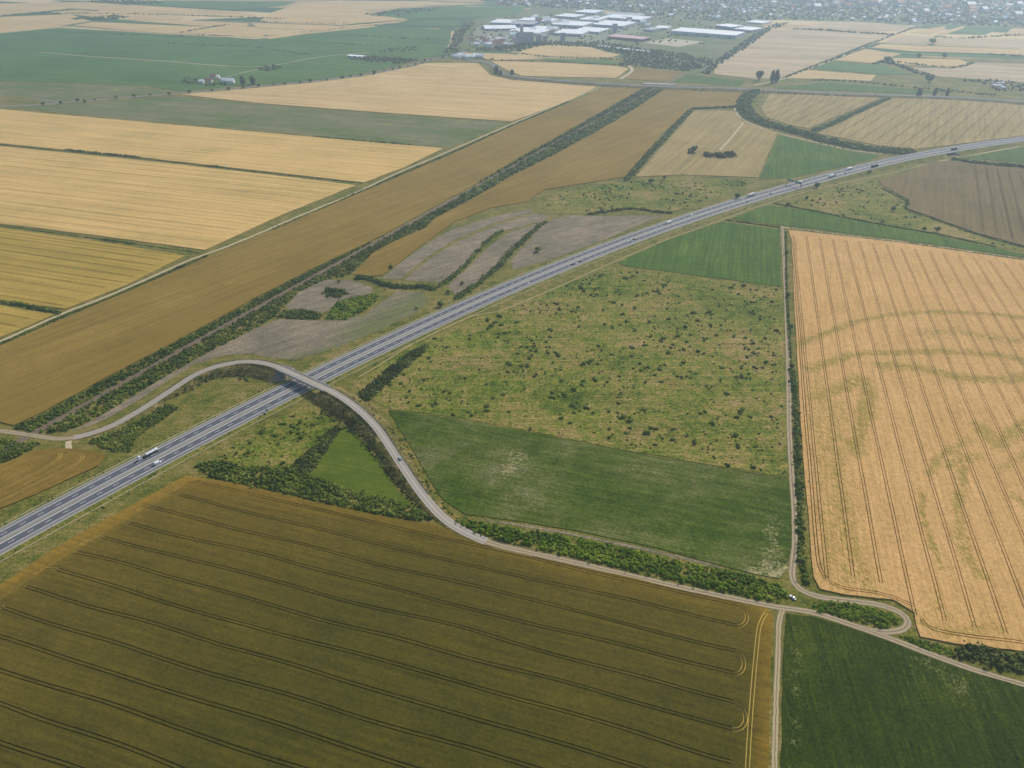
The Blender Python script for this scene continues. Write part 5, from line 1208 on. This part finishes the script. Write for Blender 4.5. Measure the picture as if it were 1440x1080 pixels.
# houses
hw_me = mesh('wall', [(x, y, z) for x in (-5, 5) for y in (-4, 4) for z in (0, 5)] + [(-5, 0, 7.6), (5, 0, 7.6)], [(0, 1, 3, 2), (4, 6, 7, 5), (0, 4, 5, 1), (2, 3, 7, 6), (1, 8, 3), (5, 7, 9)]); hw_me.materials.append(M['w_plaster'])
hr_me = mesh('roof', [(-5.6, -4.7, 4.7), (5.6, -4.7, 4.7), (5.6, 0, 8), (-5.6, 0, 8), (-5.6, 4.7, 4.7), (5.6, 4.7, 4.7)], [(0, 1, 2, 3), (3, 2, 5, 4)]); hr_w = hr_me.copy(); hr_me.materials.append(M['r_tile']); hr_w.materials.append(M['r_white'])
hw_w = hw_me.copy(); hw_w.materials.clear(); hw_w.materials.append(M['w_white'])
def house(x, y, s_, rz, label, group=None, white=False):
    r = empty('house', (x, y, 0), rz); r.scale = (s_, s_, s_); tag(r, label, 'house', group)
    link('wall', hw_w if white else hw_me, None, r); link('roof', hr_w if white else hr_me, None, r); return r
for k, (x, y, s_, wh) in enumerate([(301, 111, 1.6, False), (306, 110.5, 1.3, True), (296, 116, 1.2, False), (318, 117, 1.7, True), (325, 117.5, 1.7, True), (284, 117, 1.2, True), (290, 115, 1.0, False)]):
    p_ = P(x, y); house(p_[0], p_[1], s_, random.uniform(-.2, .2), ['tallest plastered house of the farmstead', 'white house right of the tallest farm house', 'small tiled house in front of the farmstead', 'white barn at the right of the farmstead', 'rightmost white barn of the farmstead', 'leftmost white shed of the farmstead', 'little tiled shed of the farmstead'][k], None, wh)
for k in range(14): p_ = P(641 + 2.8 * k, 81.5 + random.uniform(-1.2, 1.4)); house(p_[0], p_[1], random.uniform(1.0, 1.9), random.uniform(-.3, .3), 'white roofed building at the roadside lorry park', 'buildings of the roadside lorry park', random.random() < .8)
for k in range(40):
    p_ = P(random.uniform(662, 728), random.uniform(56, 66)); house(p_[0], p_[1], random.uniform(1.0, 2.0), random.uniform(-.3, .3), 'old brick works building left of the grain silo', 'works buildings left of the silo', random.random() < .5)
for k in range(12): p_ = P(random.uniform(1396, 1412), random.uniform(118, 126)); house(p_[0], p_[1], .9, random.uniform(-.5, .5), 'house of the small settlement by the far cross road', 'houses at the far right settlement', random.random() < .4)
town = PL([(700, 8), (770, 11), (850, 14), (915, 22), (960, 26), (1000, 30), (1050, 29), (1100, 27), (1150, 29), (1220, 30), (1300, 34), (1440, 38), (1650, 46), (1700, -28), (700, -28)])
lo_, hi_ = town.min(0), town.max(0); q = RNG.uniform(lo_, hi_, (5200, 2)); q = q[inside(town, q)]
pr = np.array([.35 + .9 * wav(w_, 260, 2.0) + .25 for w_ in q]); q = q[RNG.random(len(q)) < pr]; q = q[np.argsort(np.hypot(q[:, 0], q[:, 1]))]
for x, y in q[:210]: house(x, y, random.uniform(.9, 1.7), random.choice((0, 1.57)) + random.uniform(.1, .5), 'house at the near edge of the town', 'houses at the near edge of the town', random.random() < .5)
HV = np.array([(x, y, z) for x in (-5, 5) for y in (-4, 4) for z in (0, 5)] + [(-5.5, -4.6, 4.8), (5.5, -4.6, 4.8), (5.5, 0, 8), (-5.5, 0, 8), (-5.5, 4.6, 4.8), (5.5, 4.6, 4.8)], float)
HF = np.array([(0, 1, 3), (0, 3, 2), (4, 6, 7), (4, 7, 5), (0, 4, 5), (0, 5, 1), (2, 3, 7), (2, 7, 6), (8, 9, 10), (8, 10, 11), (11, 10, 13), (11, 13, 12)])
HTI = [np.array([.1] * 8 + [v] * 6) for v in (.3, .5, .7, .9)]
m_, nt_, b_ = new_mat('town_houses', .8, .2); nt_.links.new(ramp(nt_, attr_n(nt_, 'tint'), [(0, g(196, 188, 172)), (.2, g(148, 92, 70)), (.4, g(170, 120, 96)), (.6, g(226, 224, 218)), (.8, g(150, 146, 144))], 'CONSTANT'), b_.inputs['Base Color'])
rows = [(x, y, 0, random.choice((1, 1.1, 1.3, 1.5, 2.2, 3.5)) * random.uniform(.8, 1.2), .9, random.choice((0, 1.57)) + random.uniform(.1, .5), 0) for x, y in q[210:]]
o = merge('house', rows, [(HV, HF, t) for t in HTI], m_); tag(o, 'mass of distant town houses fading into the haze', 'houses', None, 'stuff')
q2 = RNG.uniform(lo_, hi_, (15000, 2)); q2 = q2[inside(town, q2)]
rows = [(x, y, 3, random.uniform(5, 10), .8, random.uniform(0, 6), random.uniform(.1, .6)) for x, y in q2]
TL = [clump_template(70 + k, 1, 0, .9) for k in range(3)]
o = merge('town_trees', rows, TL, M['bush_dark']); tag(o, 'trees between the distant town houses', 'trees', None, 'stuff')
W('town_ground', 'green ground of the distant town', [(700, 9), (770, 12), (850, 15), (915, 23), (960, 27), (1000, 31), (1050, 30), (1100, 28), (1150, 30), (1220, 31), (1300, 35), (1440, 39), (1650, 47), (1700, -28), (700, -28)], M['fallow_left'], 0, .05, .5, 60, 300)

q3 = scatter_poly(PL([(655, 64), (664, 42), (700, 26), (800, 20), (900, 20), (1050, 30), (1060, 48), (1000, 62), (900, 66), (860, 64), (760, 60), (700, 68)]), 46)
o = merge('yard_trees', [(x, y, 2, random.uniform(3, 7), .8, random.uniform(0, 6), random.uniform(.1, .7)) for x, y in q3], TL, M['bush']); tag(o, 'trees and bushes scattered among the industrial halls', 'trees', None, 'stuff')
sheds = scatter_poly(PL([(676, 60), (690, 40), (720, 28), (820, 22), (900, 26), (940, 36), (900, 52), (860, 58), (760, 56)]), 120)
for x, y in sheds[:60]: house(x, y, random.uniform(1.2, 2.6), random.uniform(-.2, .2), 'small shed among the industrial halls', 'small sheds of the industrial park', random.random() < .8)
# ------------------------------------------------------------------ far woods and tree lines
def far_poly(label, px, h=7, sp=8, mat='bush_dark', keep=.95): return hpoly(label, px, h, mat, True, rad=h * .6, sp=sp, keep=keep, name='woodland', cat='wood', stuff=keep < .65)
def far_line(label, px, half=4, h=5, sp=4.5, keep=.85, mat='bush_dark'): return hline(label, px, half, h, mat, True, sp=sp, keep=keep, rad=h * .55, name='tree_line', cat='trees', stuff=keep < .82)
far_poly('scrubby wood below the industrial park', [(872, 92), (880, 78), (920, 70), (960, 76), (1000, 84), (1002, 92), (965, 101), (900, 94)], 6, 8, 'bush_dark', .8)
far_poly('tree belt along the lower edge of the industrial park', [(700, 66), (760, 60), (850, 60), (920, 72), (880, 78), (830, 66), (765, 64), (728, 73), (650, 71)], 7, 9, keep=.75)
far_poly('wood strip beside the pale field up to the town', [(985, 104), (1020, 76), (1060, 50), (1090, 34), (1110, 32), (1082, 44), (1045, 70), (1008, 93), (1000, 104)], 7, 9, keep=.8)
far_poly('trees by the road fork left of the industrial park', [(622, 76), (634, 60), (640, 44), (655, 34), (668, 32), (652, 48), (648, 68), (640, 75)], 6, 9, keep=.7)
far_poly('dark belt at the top left of the plain', [(120, 2), (160, 0), (230, 3), (225, 6), (150, 5)], 8, 14)
far_poly('small copse between the tan strips at the top left', [(98, 27), (130, 25), (160, 22), (181, 24), (165, 28), (120, 28)], 7, 10)
far_poly('dark wood strip beside the blue green far field', [(512, 20), (560, 14), (620, 10), (625, 13), (560, 22), (530, 24)], 6, 11, keep=.6)
far_poly('orchard belt beside the long white shed', [(490, 84), (512, 80), (560, 81), (588, 86), (560, 90), (520, 87)], 6, 8)
far_poly('scrub round the houses at the upper middle', [(528, 74), (545, 69), (585, 66), (590, 71), (560, 73)], 5, 9, keep=.7)
far_poly('dark trees of the left farm copse in the plain', [(360, 97), (375, 92), (396, 94), (392, 99), (370, 101)], 5, 8, keep=.7)
far_poly('trees around the farmstead', [(254, 118), (258, 109), (300, 112), (330, 113), (332, 119), (300, 122), (275, 119)], 4.5, 8, keep=.6)
far_poly('trees of the settlement by the far cross road', [(1378, 116), (1400, 112), (1440, 118), (1440, 130), (1400, 128)], 6, 10, keep=.5)
for lb, px, hf, hh, kp in [
    ('dark line across the far green plain, upper', [(75, 45), (150, 48), (235, 51)], 4, 4, .8), ('dark line in the middle of the far green plain', [(228, 61), (290, 64), (360, 67), (440, 78)], 4, 4, .6), ('short dark line at the right of the far green plain', [(490, 49), (560, 54), (625, 57)], 3, 4, .7),
    ('second short dark line at the right of the far green plain', [(430, 59), (520, 64), (545, 65)], 4, 4, .5), ('tree line below the tan wedge', [(235, 51), (300, 50), (365, 54)], 4, 4, .7), ('tree line over the tan wedge at the top left', [(60, 19), (110, 19), (190, 20), (330, 24), (400, 27)], 5, 5, .7),
    ('tree line at the left end of the top fields', [(0, 22), (60, 18), (100, 13)], 5, 5, .5), ('tree line slanting from the tan ribbon to the copse', [(255, 46), (300, 38), (330, 34)], 5, 5, .8), ('tree line beside the far ribbon field', [(370, 52), (450, 43), (520, 36), (570, 31)], 4, 4, .5), ('dark hedge across the top middle fields', [(360, 30), (430, 33), (520, 33)], 4, 4, .7),
    ('trees along the lane at the right of the pale field', [(1100, 111), (1140, 96), (1180, 81), (1215, 66), (1255, 50), (1290, 38)], 4, 5, .6), ('dark hedge along the top of the pale field', [(1115, 41), (1160, 43), (1200, 46), (1258, 49)], 8, 6, .95), ('curved hedge of big bushes at the right', [(1228, 90), (1245, 88), (1270, 95), (1290, 103), (1312, 109)], 7, 7, .9), ('hedge of big bushes behind the curved hedge', [(1255, 87), (1300, 92), (1345, 95), (1370, 88)], 5, 5, .8),
    ('hedge along the right strips below the town', [(1390, 77), (1420, 79), (1600, 86)], 6, 6, .8), ('bushes under the small plots at the right', [(1315, 52), (1360, 54), (1440, 50), (1600, 56)], 5, 6, .6), ('bushes on the far cross road bank, left part', [(715, 110), (780, 115), (850, 120.5), (915, 125)], 4, 4, .6), ('bushes on the far cross road bank, right part', [(945, 126), (1040, 130), (1200, 136), (1250, 137)], 4, 4, .5),
    ('second row of far hedges right of the bright green field', [(1140, 113), (1200, 115), (1260, 121), (1340, 129), (1400, 134)], 5, 5, .7), ('hedge beside the tan field by the road bend', [(645, 80), (700, 84.5), (770, 87), (880, 93)], 4, 4, .6), ('hedge beneath the tan field of the park', [(730, 75), (770, 80), (860, 83), (880, 80)], 5, 4, .8), ('bushes at the corner of the curved lane', [(1355, 114), (1380, 115)], 7, 6, .9)]:
    far_line(lb, px, hf, hh, 5, kp)

# ------------------------------------------------------------------ summer haze
def haze(density=1.3e-4):
    me = bpy.data.meshes.new('haze'); bm = bmesh.new(); bmesh.ops.create_cube(bm, size=1.0)
    for v in bm.verts: v.co = Vector((v.co.x * 30000, v.co.y * 18500 + 7400, -1.0 if v.co.z < 0 else 362.0))
    bm.to_mesh(me); bm.free()
    m = bpy.data.materials.new('haze_air'); m.use_nodes = True; nt = m.node_tree; nt.nodes.remove(nt.nodes['Principled BSDF'])
    v = N(nt, 'ShaderNodeVolumePrincipled'); v.inputs['Color'].default_value = (.64, .82, 1.0, 1); v.inputs['Density'].default_value = density; v.inputs['Anisotropy'].default_value = 0.5
    nt.links.new(v.outputs[0], nt.nodes['Material Output'].inputs['Volume'])
    tag(link('haze', me, m), 'pale blue summer haze over the plain', 'haze', None, 'stuff')
haze()
